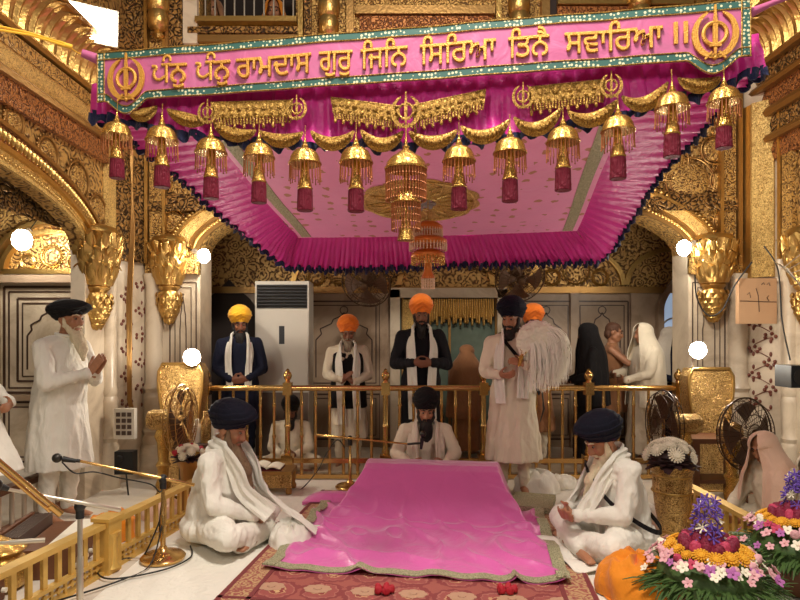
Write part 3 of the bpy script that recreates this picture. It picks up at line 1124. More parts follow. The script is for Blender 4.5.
HEM_F = [at(x, y, dfront(x)) for x, y in ((90, 117), (110, 121), (148, 128), (190, 137), (230, 143), (300, 147), (400, 148), (470, 143), (530, 136), (590, 124), (646, 111), (699, 96), (735, 82), (766, 71))]
HEM_L = [at(x, y, d) for x, y, d in ((90, 117, 3.47), (131, 141, 3.75), (165, 168, 4.1), (202, 199, 4.55), (225, 220, 4.9), (258, 248, 5.3), (289, 269, 5.6))]
HEM_R = [at(x, y, d) for x, y, d in ((766, 71, 3.03), (746, 84, 3.2), (705, 128, 3.6), (689, 146, 3.85), (662, 172, 4.2), (645, 200, 4.65), (614, 250, 5.35), (600, 263, 5.45))]
HEM_B = [at(x, y, d) for x, y, d in ((289, 269, 5.6), (340, 271, 5.57), (400, 269, 5.54), (450, 266, 5.52), (530, 265, 5.48), (600, 263, 5.45))]
TOP_F = [at(92, 84, 3.5), at(400, 62, 3.3), at(758, 34, 3.06)]

canopy = thing('canopy', 'magenta satin canopy with ruffled valance hung over the covered platform', 'canopy', (0.3, 4.4, 2.6))
CO = V((0.3, 4.4, 2.6))


def ruffle_panel(name, top, bot, folds, amp, nrm, mat, nu=260, nv=14, sag=0.0, seed=0):
    nrm = V(nrm).normalized()

    def fn(u, v):
        a, b = lerp_poly(top, u), lerp_poly(bot, u)
        p = a.lerp(b, v)
        ph = u * folds * 2 * PI + 1.1 * sin(u * 17 + seed) + 0.6 * noise.noise(V((u * 30, v * 1.5, seed)))
        k = amp * (0.25 + 0.75 * v) * (sin(ph) + 0.35 * sin(2.3 * ph + 1 + 2 * v))
        k += 0.02 * noise.noise(V((u * 9, v * 3, seed + 4)))
        p = p + nrm * k - V((0, 0, sag * sin(PI * v) * 0.0))
        p.z += 0.012 * v * sin(ph * 0.5 + seed)
        return p - CO
    mbd = MB().grid(fn, nu, nv, 0.004)
    o = mbd.build(name, mat, canopy, 80)
    # scalloped navy trim along the hem
    tr = MB()

    def fh(u, v):
        p = fn(u, 1.0)
        z = p + V((0, 0, 0.03 - v * (0.05 + 0.018 * sin(u * folds * 2 * PI))))
        return z + nrm * (0.012 * sin(u * folds * 3 * PI + v) + 0.006)
    tr.grid(fh, nu, 2, 0.008)
    tr.build('hem_trim', 'hemblue', o, 80)
    return o


# ceiling cloth with border stripes and a big embroidered medallion


def ceil_pt(u, v):
    p = CFL.lerp(CFR, u).lerp(CBL.lerp(CBR, u), v)
    return p + V((0, 0, -0.05 * sin(PI * u) * sin(PI * v) + 0.008 * sin(9 * v + 4 * u)))


cl = MB().grid(lambda u, v: ceil_pt(u, v) - CO, 40, 40, 0.004)
ceiling_cloth = cl.build('canopy_ceiling', 'pink', canopy, 60)
for a, b in (((0.035, 0.02), (0.035, 0.98)), ((0.965, 0.02), (0.965, 0.98))):
    st = MB().strip([ceil_pt(a[0] + (b[0] - a[0]) * t / 20, a[1] + (b[1] - a[1]) * t / 20) - CO - V((0, 0, 0.008)) for t in range(21)], 0.085, 0.006, (0, 0, -1))
    st.build('border_stripe', 'border_pale', canopy, 0)
mdl = MB()
MC = (0.48, 0.55)


def med(rr, t, dz=0.0):
    u = MC[0] + rr * cos(t) / 2.4
    v = MC[1] + rr * sin(t) / 2.0
    return ceil_pt(u, v) - CO - V((0, 0, 0.008 + dz))


n = 96
outer = [med(0.42 * (1 + 0.07 * abs(sin(6 * 2 * PI * i / n))), 2 * PI * i / n) for i in range(n)]
inner = [med(0.13, 2 * PI * i / n, 0.004) for i in range(n)]
mdl.add(outer + inner, [(i, (i + 1) % n, n + (i + 1) % n, n + i) for i in range(n)])
for k in range(12):
    t = 2 * PI * k / 12
    mdl.tube([med(0.15, t, 0.006), med(0.28, t - 0.14, 0.012), med(0.38, t, 0.008), med(0.28, t + 0.14, 0.012), med(0.15, t, 0.006)], 0.009, 6)
for rr in (0.13, 0.4):
    mdl.tube([med(rr, 2 * PI * i / 60, 0.006) for i in range(60)], 0.01, 6, close=True)
mdl.build('ceiling_medallion', 'relief_pale', canopy, 40)
ctr = MB()
for k in range(8):
    t = 2 * PI * k / 8
    ctr.cap(med(0.02, t, 0.006), med(0.1, t, 0.006), 0.012, 0.022, 6)
ctr.build('ceiling_medallion', plain('grey_thread', (150, 140, 140), 0.6), canopy, 40)

val_b = ruffle_panel('valance', [CBL, CBR], HEM_B, 60, 0.012, (0, -1, 0), 'magenta', 420, 8, seed=1)
val_l = ruffle_panel('valance', [CFL + V((-0.3, -0.05, 0.12)), CFL + V((0, 0.3, 0)), CBL], HEM_L, 44, 0.017, (1, -0.4, 0.1), 'magenta', 400, 10, seed=2)
val_r = ruffle_panel('valance', [CFR + V((0.3, -0.05, 0.12)), CFR + V((0, 0.3, 0)), CBR], HEM_R, 44, 0.017, (-1, -0.4, 0.1), 'magenta', 400, 10, seed=3)
val_f = ruffle_panel('valance', TOP_F, HEM_F, 40, 0.014, (0.1, -1, 0), 'magenta', 320, 14, seed=4)


def front(px, py, off=0.05):
    return at(px, py, dfront(px) - off) - CO


# gold embroidered crescents along the front valance
CRES = [((129, 110), (157, 106), 121), ((167, 109), (208, 120), 126), ((213, 121), (256, 130), 141), ((260, 131), (303, 132), 147), ((311, 131), (354, 131), 150),
        ((361, 130), (403, 131), 151), ((409, 131), (457, 130), 149), ((461, 126), (509, 120), 143), ((514, 117), (561, 108), 135), ((568, 111), (617, 100), 126),
        ((622, 96), (668, 82), 110), ((678, 78), (721, 77), 92)]
for (a, b, yb) in CRES:
    mbd = MB()
    path, rr = [], []
    for k in range(13):
        t = k / 12
        x = a[0] + (b[0] - a[0]) * t
        y = a[1] + (b[1] - a[1]) * t
        yc = yb - 6 - ((a[1] + b[1]) / 2)
        path.append(front(x, y + yc * sin(PI * t) ** 0.8, 0.05))
        rr.append(0.006 + 0.034 * sin(PI * t) ** 0.7)
    mbd.tube(path, rr, 10, flat=(1.0, 0.4), up=(0, -1, 0))
    for k in range(1, 12):
        mbd.ell(path[k] + V((0, -0.016, 0)), rr[k] * 0.42, 6, 5)
    mbd.build('crescent_applique', 'embroidery', val_f, 50)

# gold work panels with a beaded lower edge
for pts, skew in ((((211, 103), (293, 101), (291, 124), (214, 127)), 0), (((331, 98), (400, 107), (398, 130), (334, 120)), 0), (((412, 106), (486, 90), (484, 110), (414, 130)), 0),
                  (((528, 88), (606, 80), (604, 103), (530, 113)), 0)):
    mbd = MB()
    q = [front(x, y, 0.055) for x, y in pts]

    def fn(u, v, q=q):
        return q[0].lerp(q[1], u).lerp(q[3].lerp(q[2], u), v) + V((0, -0.004 * sin(u * 40) * sin(v * 12), 0))
    mbd.grid(lambda u, v: fn(u, v * 0.62), 30, 8, 0.006)
    for k in range(24):                      # net of beads
        u = (k + 0.5) / 24
        for v in (0.66, 0.74, 0.82, 0.9):
            mbd.ell(fn(u, v), 0.0075, 5, 4)
        if k % 3 == 0:
            mbd.ell(fn(u, 1.02), (0.009, 0.009, 0.015), 6, 4)
    for k in range(10):
        u = (k + 0.5) / 10
        mbd.ell(fn(u, 0.22) + V((0, -0.008, 0)), (0.016, 0.006, 0.018), 8, 5)
        mbd.ell(fn(u, 0.5) + V((0, -0.008, 0)), (0.01, 0.005, 0.01), 6, 5)
    mbd.tube([fn(k / 20, 0.0) for k in range(21)], 0.007, 6)
    mbd.tube([fn(k / 20, 0.62) for k in range(21)], 0.006, 6)
    mbd.build('gold_work_panel', 'embroidery', val_f, 50)


def emblem(mbd, c, s, ux, uz, un):
    """ring, upright double-edged sword and two crossed curved blades"""
    c, ux, uz, un = V(c), V(ux), V(uz), V(un)

    def q(a, b, o=0.0):
        return c + ux * (a * s) + uz * (b * s) + un * o
    k = 0.006 * s / 0.13
    mbd.tube([q(0.33 * cos(t), 0.02 + 0.33 * sin(t), 0.004) for t in [2 * PI * i / 32 for i in range(32)]], k * 1.3, 6, close=True)
    mbd.strip([q(0, -0.62, 0.006), q(0, -0.2, 0.006), q(0, 0.3, 0.006), q(0, 0.62, 0.006), q(0, 0.88, 0.006)], lambda t: s * (0.05 + 0.1 * sin(PI * min(1, t * 1.25)) * (1 if t < 0.8 else max(0.1, (1 - t) / 0.2))), k * 1.4, un)
    mbd.strip([q(-0.17, -0.34, 0.008), q(0.17, -0.34, 0.008)], s * 0.07, k * 1.4, un)
    mbd.ell(q(0, -0.7, 0.004), s * 0.07, 8, 6)
    for sg in (-1, 1):
        pts = []
        for i in range(15):
            t = i / 14
            a = -PI * 0.62 + t * PI * 1.0
            pts.append(q(sg * (0.58 * cos(a) * (1 if t < 0.9 else 0.97)), 0.02 + 0.68 * sin(a), 0.006))
        mbd.strip(pts, lambda t: s * (0.07 + 0.11 * sin(PI * t) if t < 0.97 else 0.03), k * 1.4, un)
        mbd.strip([q(sg * -0.1, -0.52, 0.008), q(sg * -0.3, -0.74, 0.008)], s * 0.06, k * 1.2, un)


small = [(208, 113), (297, 109), (406, 112), (523, 97), (611, 86)]
for (x, y) in small:
    mbd = MB()
    emblem(mbd, front(x, y, 0.075), 0.085 if x != 406 else 0.12, (1, -0.13, 0), (0, 0, 1), (-0.13, -1, 0))
    mbd.build('emblem', 'embroidery', val_f, 40)

# ------------------------------------------------------------------ banner with its lettering
BO = V((-1.71, 3.40, 2.996))
BE = V((1.725, 2.955, 3.05))
BU = (BE - BO).normalized()
BN = V((BU.y, -BU.x, 0)).normalized()
if BN.y > 0:
    BN = -BN
BW = (BE - BO).length
BH = 0.283


def bu_of(px):
    """distance along the banner where column px meets it"""
    k = (px - 400) / F
    return (k * BO.y - BO.x) / (BU.x - k * BU.y)


def bz(u):
    return 0.0035 * sin(u * 6) + 0.003 * sin(u * 15 + 1)


def bp_(u, v, o=0.0):
    return BU * u + V((0, 0, v)) + BN * (o + bz(u))


banner = thing('banner', 'pink cloth banner with gold Gurmukhi lettering across the front of the canopy', 'banner', BO)


def bottom(u):
    """lower edge with a rounded dip under each emblem"""
    for uc in (bu_of(127), bu_of(713)):
        a = abs(u - uc)
        if a < 0.125:
            return -BH - 0.075 * (0.5 + 0.5 * cos(PI * a / 0.125)) ** 0.7
    return -BH


NB = 240
mbd = MB().grid(lambda u, v: bp_(u * BW, bottom(u * BW) * v), NB, 10, 0.006)
mbd.build('banner_cloth', 'banner', banner, 60)
bt = MB()
wd = 0.036
bt.strip([bp_(BW * k / 60, -wd * 0.6, 0.006) for k in range(61)], wd, 0.005, BN)
bt.strip([bp_(BW * k / NB, bottom(BW * k / NB) + wd * 0.6, 0.006) for k in range(NB + 1)], wd, 0.005, BN)
for u in (wd * 0.6, BW - wd * 0.6):
    bt.strip([bp_(u, -0.01, 0.007), bp_(u, -BH + 0.01, 0.007)], wd, 0.005, BN)
bt.build('border', 'border', banner, 0)
bl = MB()
for off in (0.004, wd * 1.25):
    bl.tube([bp_(BW * k / 60, -off, 0.009) for k in range(61)], 0.0035, 5)
    bl.tube([bp_(BW * k / NB, bottom(BW * k / NB) + off, 0.009) for k in range(NB + 1)], 0.0035, 5)
    bl.tube([bp_(off, -0.004, 0.009), bp_(off, -BH, 0.009)], 0.0035, 5)
    bl.tube([bp_(BW - off, -0.004, 0.009), bp_(BW - off, -BH, 0.009)], 0.0035, 5)
bl.build('gold_piping', 'embroidery', banner, 50)
for px, s, dv in ((128, 0.165, -0.165), (713.5, 0.165, -0.165)):
    mbd = MB()
    emblem(mbd, bp_(bu_of(px), dv, 0.012), s, BU, (0, 0, 1), BN)
    mbd.build('emblem', 'letter', banner, 40)

WORDS = [("ਨੁ", 171, 188), ("ਨੁ", 214, 231), ("ਰਾਮਦਾਸ", 237, 312), ("ਗੁਰੁ", 320, 353), ("\u0a3fਜ\u0a3fਨ", 361, 408), ("\u0a3fਸ\u0a3fਰਆ", 420, 496),
         ("\u0a3fਤਨੈ", 508, 549), ("ਸਵਾ\u0a3fਰਆ", 564, 662), ("II", 673, 687)]
for pa in (153, 196):                        # the letter dha with its nasal sign, stitched stroke by stroke
    ua = bu_of(pa)
    kx, ky = (bu_of(pa + 19) - ua), 0.165

    def q(x, y):
        return bp_(ua + x * kx, -0.205 + y * ky, 0.011)
    lt = MB()
    for st in (((0.02, 0.61), (0.2, 0.6), (0.24, 0.52), (0.14, 0.45), (0.12, 0.3), (0.22, 0.18), (0.42, 0.14), (0.6, 0.2), (0.78, 0.26)),):
        lt.tube(smooth([q(*p) for p in st]), 0.0085, 8, flat=(1, 0.5), up=BN)
    for st in (((0.78, 0.02), (0.78, 0.66)), ((0.52, 0.63), (1.0, 0.63))):
        lt.tube([q(*p) for p in st], 0.0085, 8, flat=(1, 0.5), up=BN)
    lt.tube(smooth([q(0.62, 0.74), q(0.64, 0.86), q(0.8, 0.92), q(0.96, 0.86), q(0.98, 0.74)]), 0.0075, 8, flat=(1, 0.5), up=BN)
    lt.build('lettering', 'letter', banner, 60)
for wtxt, pa, pb in WORDS:
    cu = bpy.data.curves.new('word', 'FONT')
    cu.body = wtxt
    cu.size = 1.0
    cu.extrude = 0.02
    cu.bevel_depth = 0.014 if wtxt != "II" else 0.0
    cu.bevel_resolution = 1
    cu.resolution_u = 4
    ob = bpy.data.objects.new('word', cu)
    COL.objects.link(ob)
    dg = bpy.context.evaluated_depsgraph_get()
    me = bpy.data.meshes.new_from_object(ob.evaluated_get(dg))
    bpy.data.objects.remove(ob)
    xs = [p.co.x for p in me.vertices]
    x0, x1 = min(xs), max(xs)
    ua, ub_ = bu_of(pa), bu_of(pb)
    sx = (ub_ - ua) / (x1 - x0)
    sy = 0.165 if wtxt != "II" else 0.16
    base = -0.205 if wtxt != "II" else -0.195
    for p in me.vertices:
        u = ua + (p.co.x - x0) * sx
        p.co = bp_(u, base + p.co.y * sy, 0.008 + (p.co.z + 0.02) * 0.25)
    me.update()
    link('lettering', me, 'letter', banner)


# ------------------------------------------------------------------ hanging bells
M['fringe'] = plain('copper_beads', (176, 110, 70), 0.35, 0.5, 0, 40, 0.2)


def make_bell():
    r = thing('hanging_bell', 'gilt', 'bell', (0, 0, 0), 0, 'gilt bells with maroon tassels along the canopy front')
    # origin at the tip of the finial, hanging down; about 0.39 m tall
    pf = [(0.002, 0.0), (0.006, -0.012), (0.005, -0.02), (0.012, -0.028), (0.01, -0.036), (0.018, -0.046), (0.016, -0.054), (0.028, -0.06), (0.046, -0.068), (0.062, -0.082), (0.073, -0.102),
          (0.077, -0.122), (0.083, -0.13), (0.085, -0.138), (0.073, -0.143), (0.06, -0.14)]
    MB().lathe(pf, (0, 0, 0), 28).build('dome', 'gold_bell', r, 50)
    fr = MB()
    for k in range(26):
        a = 2 * PI * k / 26
        L = 0.07 + 0.018 * ((k * 7) % 5) / 4
        x, y = 0.077 * cos(a), 0.077 * sin(a)
        fr.tube([(x, y, -0.138), (x * 1.03, y * 1.03, -0.138 - L)], 0.0022, 4)
        fr.ell((x * 1.03, y * 1.03, -0.142 - L), 0.0045, 5, 4)
        fr.ell((x * 1.01, y * 1.01, -0.138 - L * 0.5), 0.0035, 5, 4)
    fr.build('bead_fringe', M['fringe'], r, 60)
    MB().lathe([(0.02, -0.13), (0.022, -0.18), (0.03, -0.225), (0.036, -0.255), (0.04, -0.262), (0.036, -0.268)], (0, 0, 0), 20).build('neck', 'gold_bell', r, 50)
    ts = MB()
    nn = 40
    rs = []
    for z, rad in ((-0.264, 0.03), (-0.27, 0.036), (-0.3, 0.037), (-0.34, 0.038), (-0.372, 0.039), (-0.376, 0.036)):
        rs.append([V((rad * (1 + 0.05 * (j % 2)) * cos(2 * PI * j / nn), rad * (1 + 0.05 * (j % 2)) * sin(2 * PI * j / nn), z)) for j in range(nn)])
    ts.rings(rs)
    ts.build('tassel', 'maroon', r, 20)
    cd = MB().tube([(0, 0, -0.004), (0, 0.006, 0.06)], 0.0025, 5)
    cd.build('cord', 'embroidery', r, 0)
    return r


BELLS = [(117, 112, 0.98), (162, 115, 1.06), (211, 127, 1.04), (259, 132, 1.02), (305, 137, 1.05), (356, 135, 1.08), (459, 134, 1.04), (510, 126, 1.03), (563, 115, 1.02), (618, 104, 1.0), (672, 81, 1.0), (724, 76, 0.94)]
WHERE = ['outer left corner of the canopy', 'second from the canopy left corner', 'third from the canopy left corner', 'below the left gold work panel', 'fifth from the canopy left corner',
         'just left of the big two-tier dome', 'just right of the big two-tier dome', 'fifth from the canopy right corner', 'fourth from the canopy right corner',
         'third from the canopy right corner', 'second from the canopy right corner', 'outer right corner of the canopy']
bell0 = make_bell()
for i, (px, py, sc) in enumerate(BELLS):
    d = dfront(px) - 0.13
    loc = at(px, py, d)
    b = bell0 if i == 0 else dup(bell0, loc)
    b.location = loc
    b.scale = (sc,) * 3
    b['label'] = 'gilt bell with maroon tassel, ' + WHERE[i]

# ------------------------------------------------------------------ tiered domes under the canopy
ch = thing('hanging_parasol', 'large gilt two-tier dome with long bead fringes, hanging at canopy front centre', 'hanging parasol', at(406, 136, 3.1))


def bead_ring(r, z, L, n, rad=0.003, end=0.006):
    m_ = MB()
    for k in range(n):
        a = 2 * PI * k / n
        x, y = r * cos(a), r * sin(a)
        m_.tube([(x, y, z), (x, y, z - L)], rad, 4)
        for q in range(4):
            m_.ell((x, y, z - L * (q + 1) / 4), end * 0.8, 5, 4)
    return m_


MB().lathe([(0.002, 0.0), (0.008, -0.03), (0.006, -0.045), (0.018, -0.055), (0.014, -0.068), (0.03, -0.08), (0.05, -0.095), (0.08, -0.115), (0.1, -0.14), (0.106, -0.16), (0.113, -0.168), (0.11, -0.178), (0.09, -0.175)], (0, 0, 0), 36).build('dome', 'gold_bell', ch, 50)
bead_ring(0.104, -0.172, 0.16, 40).build('bead_fringe', M['fringe'], ch, 60)
MB().lathe([(0.01, -0.16), (0.012, -0.26), (0.04, -0.285), (0.065, -0.305), (0.075, -0.335), (0.08, -0.345), (0.074, -0.35), (0.05, -0.345)], (0, 0, 0), 30).build('dome', 'gold_bell', ch, 50)
bead_ring(0.074, -0.346, 0.14, 30).build('bead_fringe', M['fringe'], ch, 60)
MB().lathe([(0.012, -0.35), (0.014, -0.42), (0.028, -0.45), (0.042, -0.52), (0.046, -0.54), (0.03, -0.54)], (0, 0, 0), 20).build('bell', 'gold_bell', ch, 50)
MB().tube([(0, 0, -0.01), (0, 0.02, 0.09)], 0.004, 6).build('cord', 'embroidery', ch, 0)

M['amber'] = plain('amber_beads', (206, 120, 50), 0.3, 0.4, 0.3, 120, 0.2)
M['pearl'] = plain('pearl_beads', (226, 196, 164), 0.35, 0.1)
c2 = thing('hanging_parasol', 'small three-tier amber and pearl parasol hanging lowest under the canopy', 'hanging parasol', at(428, 222, 4.35))
for (z, r0, mt) in ((0.0, 0.105, 'amber'), (-0.1, 0.135, 'amber'), (-0.2, 0.12, 'amber')):
    MB().lathe([(0.02, z + 0.01), (r0 * 0.7, z - 0.005), (r0, z - 0.03), (r0 * 1.03, z - 0.04), (r0 * 0.98, z - 0.065), (r0 * 0.9, z - 0.06)], (0, 0, 0), 32).build('tier', mt, c2, 40)
    bead_ring(r0 * 0.99, z - 0.05, 0.055, 34, 0.004, 0.008).build('bead_fringe', 'pearl' if z == 0.0 or z == -0.1 else 'gold_bell', c2, 60)
MB().lathe([(0.03, 0.0), (0.04, -0.2), (0.05, -0.25), (0.025, -0.29), (0.03, -0.36), (0.045, -0.39), (0.05, -0.41), (0.02, -0.41)], (0, 0, 0), 20).build('stem', 'amber', c2, 40)
bead_ring(0.045, -0.4, 0.08, 16, 0.004, 0.009).build('bead_fringe', 'pearl', c2, 60)
MB().tube([(0, 0, 0.0), (0, 0, 0.3)], 0.004, 6).build('cord', 'embroidery', c2, 0)

# ropes that tie the canopy corners up
r1 = MB()
for k, (a, b) in enumerate((((-12, 24), (66, 44)), ((-12, 28), (66, 46)))):
    r1.tube([at(a[0], a[1], 2.9), at(30, 33 + 2 * k, 3.1), at(b[0], b[1], 3.3)], 0.006, 6)
r1.tube([at(58, 43, 3.28), at(72, 47, 3.32)], [0.016, 0.014], 8)
r1.tube([at(66, 45, 3.3), at(78, 53, 3.4), at(92, 56, 3.43)], 0.003, 6)
tag(r1.build('rope', 'rope_yellow', None, 50), 'yellow doubled rope tying the canopy at its left top corner', 'rope')
r2 = MB().tube([at(82, 53, 3.39), at(100, 60, 3.43)], [0.022, 0.03], 10)
tag(r2.build('rope', 'banner', None, 50), 'pink cloth tie between yellow rope and canopy left corner', 'rope')
r3 = MB().tube([at(744, 16, 2.98), at(770, 4, 2.98), at(815, -14, 2.9)], [0.026, 0.014, 0.014], 10)
tag(r3.build('rope', 'banner', None, 50), 'pink cloth rope tying the canopy at its right top corner', 'rope')
# ------------------------------------------------------------------ floor coverings and the covered platform
GO = V((0.15, 4.1, 0.0))
GR = math.radians(-7.0)
GM = Matrix.Rotation(GR, 3, 'Z')


def gw(u, v, z=0.0):
    return GO + GM @ V((u, v, z))


sheet = MB().grid(lambda u, v: V((-1.62 + 3.7 * u, 2.2 + 3.58 * v, 0.006 + 0.004 * noise.noise(V((u * 9, v * 14, 1))))), 60, 60, 0.006)
tag(sheet.build('floor_sheet', 'white', None, 60), 'white cotton sheet covering the floor around the red carpet', 'sheet')


def rug_mat():
    m, nt, b = new_mat('red_carpet_pile')
    tc = nd(nt, 'ShaderNodeTexCoord')
    v = nd(nt, 'ShaderNodeTexVoronoi', feature='F1', i_Scale=4.2, i_Randomness=0.15)
    lk(nt, tc.outputs['Object'], v.inputs['Vector'])
    n2 = nd(nt, 'ShaderNodeTexNoise', i_Scale=26.0, i_Detail=2.0)
    lk(nt, tc.outputs['Object'], n2.inputs['Vector'])
    ad = nd(nt, 'ShaderNodeMath', operation='MULTIPLY_ADD')
    ad.inputs[1].default_value = 0.3
    lk(nt, n2.outputs['Fac'], ad.inputs[0])
    lk(nt, v.outputs['Distance'], ad.inputs[2])
    cr = nd(nt, 'ShaderNodeValToRGB')
    cr.color_ramp.interpolation = 'CONSTANT'
    e = cr.color_ramp.elements
    e[0].position = 0.0
    e[0].color = rgb((206, 170, 126))
    e[1].position = 0.24
    e[1].color = rgb((142, 70, 68))
    for p, c in ((0.31, (196, 150, 116)), (0.345, (156, 86, 82)), (0.5, (170, 108, 98)), (0.54, (138, 70, 70)), (0.66, (160, 92, 84))):
        q = e.new(p)
        q.color = rgb(c)
    lk(nt, ad.outputs[0], cr.inputs[0])
    lk(nt, cr.outputs[0], b.inputs['Base Color'])
    b.inputs['Roughness'].default_value = 0.92
    b.inputs['Specular IOR Level'].default_value = 0.15
    n3 = nd(nt, 'ShaderNodeTexNoise', i_Scale=240.0)
    lk(nt, tc.outputs['Object'], n3.inputs['Vector'])
    bp = nd(nt, 'ShaderNodeBump', i_Strength=0.5, i_Distance=0.006)
    lk(nt, n3.outputs['Fac'], bp.inputs['Height'])
    lk(nt, bp.outputs[0], b.inputs['Normal'])
    return m


M['rug'] = rug_mat()
M['rug_border'] = relief('carpet_border', 16.0, (186, 152, 110), (150, 80, 74), 2.5, 0.15, 0.0, 0.9, 2.0, 0.1, 0.4)
M['rug_dark'] = plain('carpet_stripe', (122, 54, 56), 0.92)
rug = thing('carpet', 'red patterned carpet under the magenta covered platform', 'carpet', GO, GR)
U0, U1, V0, V1 = -0.99, 1.0, -1.25, 1.12
MB().bbox(U0 + 0.02, U1 - 0.02, V0, V1, 0.012, 0.022).build('field', 'rug', rug, 0)
bb = MB()
for a in (U0, U1 - 0.16):
    bb.bbox(a, a + 0.16, V0, V1, 0.012, 0.025)
bb.bbox(U0, U1, V0 + 0.0, V0 + 0.16, 0.012, 0.0252)
bb.build('border', 'rug_border', rug, 0)
bs = MB()
for a in (U0 + 0.16, U1 - 0.185, U0 + 0.005, U1 - 0.03):
    bs.bbox(a, a + 0.025, V0, V1, 0.012, 0.027)
bs.bbox(U0, U1, V0 + 0.165, V0 + 0.19, 0.012, 0.027)
bs.build('stripe', 'rug_dark', rug, 0)
# row of woven blossoms along the front
bl = MB()
for k in range(7):
    cx = -0.75 + k * 0.26
    for i in range(8):
        t = 2 * PI * i / 8
        bl.ell((cx + 0.05 * cos(t), V0 + 0.34 + 0.035 * sin(t), 0.0235), (0.03, 0.022, 0.003), 8, 4)
    bl.ell((cx, V0 + 0.34, 0.025), (0.02, 0.016, 0.003), 8, 4)
bl.build('woven_blossom', plain('carpet_cream', (182, 142, 116), 0.92), rug, 0)

plat = thing('scripture_platform', 'low scripture platform draped in shiny magenta silk with pale green braid edge', 'platform', GO, GR)
MB().bbox(-0.46, 0.46, 0.62, 0.86, 0.03, 0.3).build('platform_frame', 'gold_warm', plat, 0)


def prof(v):
    pts = [(-0.78, 0.034), (-0.05, 0.034), (0.12, 0.036), (0.22, 0.055), (0.34, 0.145), (0.46, 0.25), (0.58, 0.34), (0.66, 0.372), (0.76, 0.375), (0.86, 0.37), (0.92, 0.34), (0.97, 0.12), (1.0, 0.03)]
    for (a, b), (c, d) in zip(pts[:-1], pts[1:]):
        if v <= c:
            return b + (d - b) * max(0, (v - a) / (c - a))
    return 0.03


CL0, CL1 = -0.71, 0.96


def cover(u, v):
    x = -0.88 + 1.76 * u
    y = CL0 + (CL1 - CL0) * v
    wob = 0.03 * noise.noise(V((y * 3, 1, 0))) + 0.03 * (x > 0)
    a = abs(x)
    lim = 0.5 + 0.1 * (1 - min(1, max(0, (y - 0.1) / 0.5))) + wob
    side = 0.40 - max(0, a - lim) * 2.6
    p = prof(y)
    h = min(p, side)
    k = 0.04
    dd = abs(p - side)
    if dd < k:
        h -= (k - dd) ** 2 / (4 * k)
    h = max(h, 0.034)
    # folds: radiating creases at the foot of the drape and long creases on the flat part
    flat = 1.0 - min(1, max(0, (h - 0.034) / 0.16))
    q = V((x * 4.2 + y * 1.5, y * 2.4, 3))
    cr = (1 - abs(noise.noise(q)) * 2.2) ** 3
    cr = max(0, cr)
    h += 0.034 * flat * cr + 0.012 * flat * noise.noise(V((x * 9, y * 5, 7)))
    edge = max(0, 1 - abs(a - lim - 0.05) / 0.16) * min(1, max(0, (0.5 - abs(y - 0.12)) / 0.3))
    h += 0.035 * edge * max(0, sin(y * 34 + x * 12 + 2 * noise.noise(V((x * 4, y * 6, 2)))))
    h += 0.006 * (1 - flat) * noise.noise(V((x * 3.5, y * 7, 11)))
    h += 0.016 * math.exp(-((y - 0.17 + 0.03 * sin(x * 3)) / 0.03) ** 2) * (a < 0.75)
    return V((x + 0.012 * noise.noise(V((y * 4, a * 2, 5))), y + 0.012 * noise.noise(V((x * 4, 3, y))), h))


cv = MB().grid(cover, 190, 200, 0.004)
cvo = cv.build('silk_cover', 'rumala', plat, 80)
bd = MB()


def cv_edge(u, v):
    p = cover(u, v)
    return p + V((0, 0, 0.006))


bd.strip([cv_edge(k / 100, 0.022) for k in range(101)], 0.075, 0.005, (0, 0, 1))
for uu in (0.022, 0.978):
    bd.strip([cv_edge(uu, 0.0 + 0.84 * k / 90) for k in range(91)], 0.075, 0.005, (0, 0, 1))
bd.build('braid_edge', 'border_pale', cvo, 40)
# flat pink cushion flap beside the platform, left, and folded mat, right
fl_ = MB().grid(lambda u, v: V((-0.28 + 0.56 * u - 0.0, -0.1 + 0.2 * v, 0.06 * (1 - (2 * u - 1) ** 4) * (1 - (2 * v - 1) ** 4) + 0.006)), 20, 12, 0.03)
o = fl_.build('cushion', 'rumala', None, 60)
o.location = gw(-0.76, 0.78, 0.034)
o.rotation_euler = (0, 0, GR)
tag(o, 'flat pink silk cushion beside the platform, left back corner', 'cushion')
fm = MB().box((0, 0, 0.03), (0.34, 0.42, 0.045))
o = fm.build('mat', 'border_pale', None, 0)
o.location = gw(0.82, 0.85, 0.02)
o.rotation_euler = (0, 0, GR - 0.2)
tag(o, 'small patterned beige mat at the right back of the platform', 'mat')


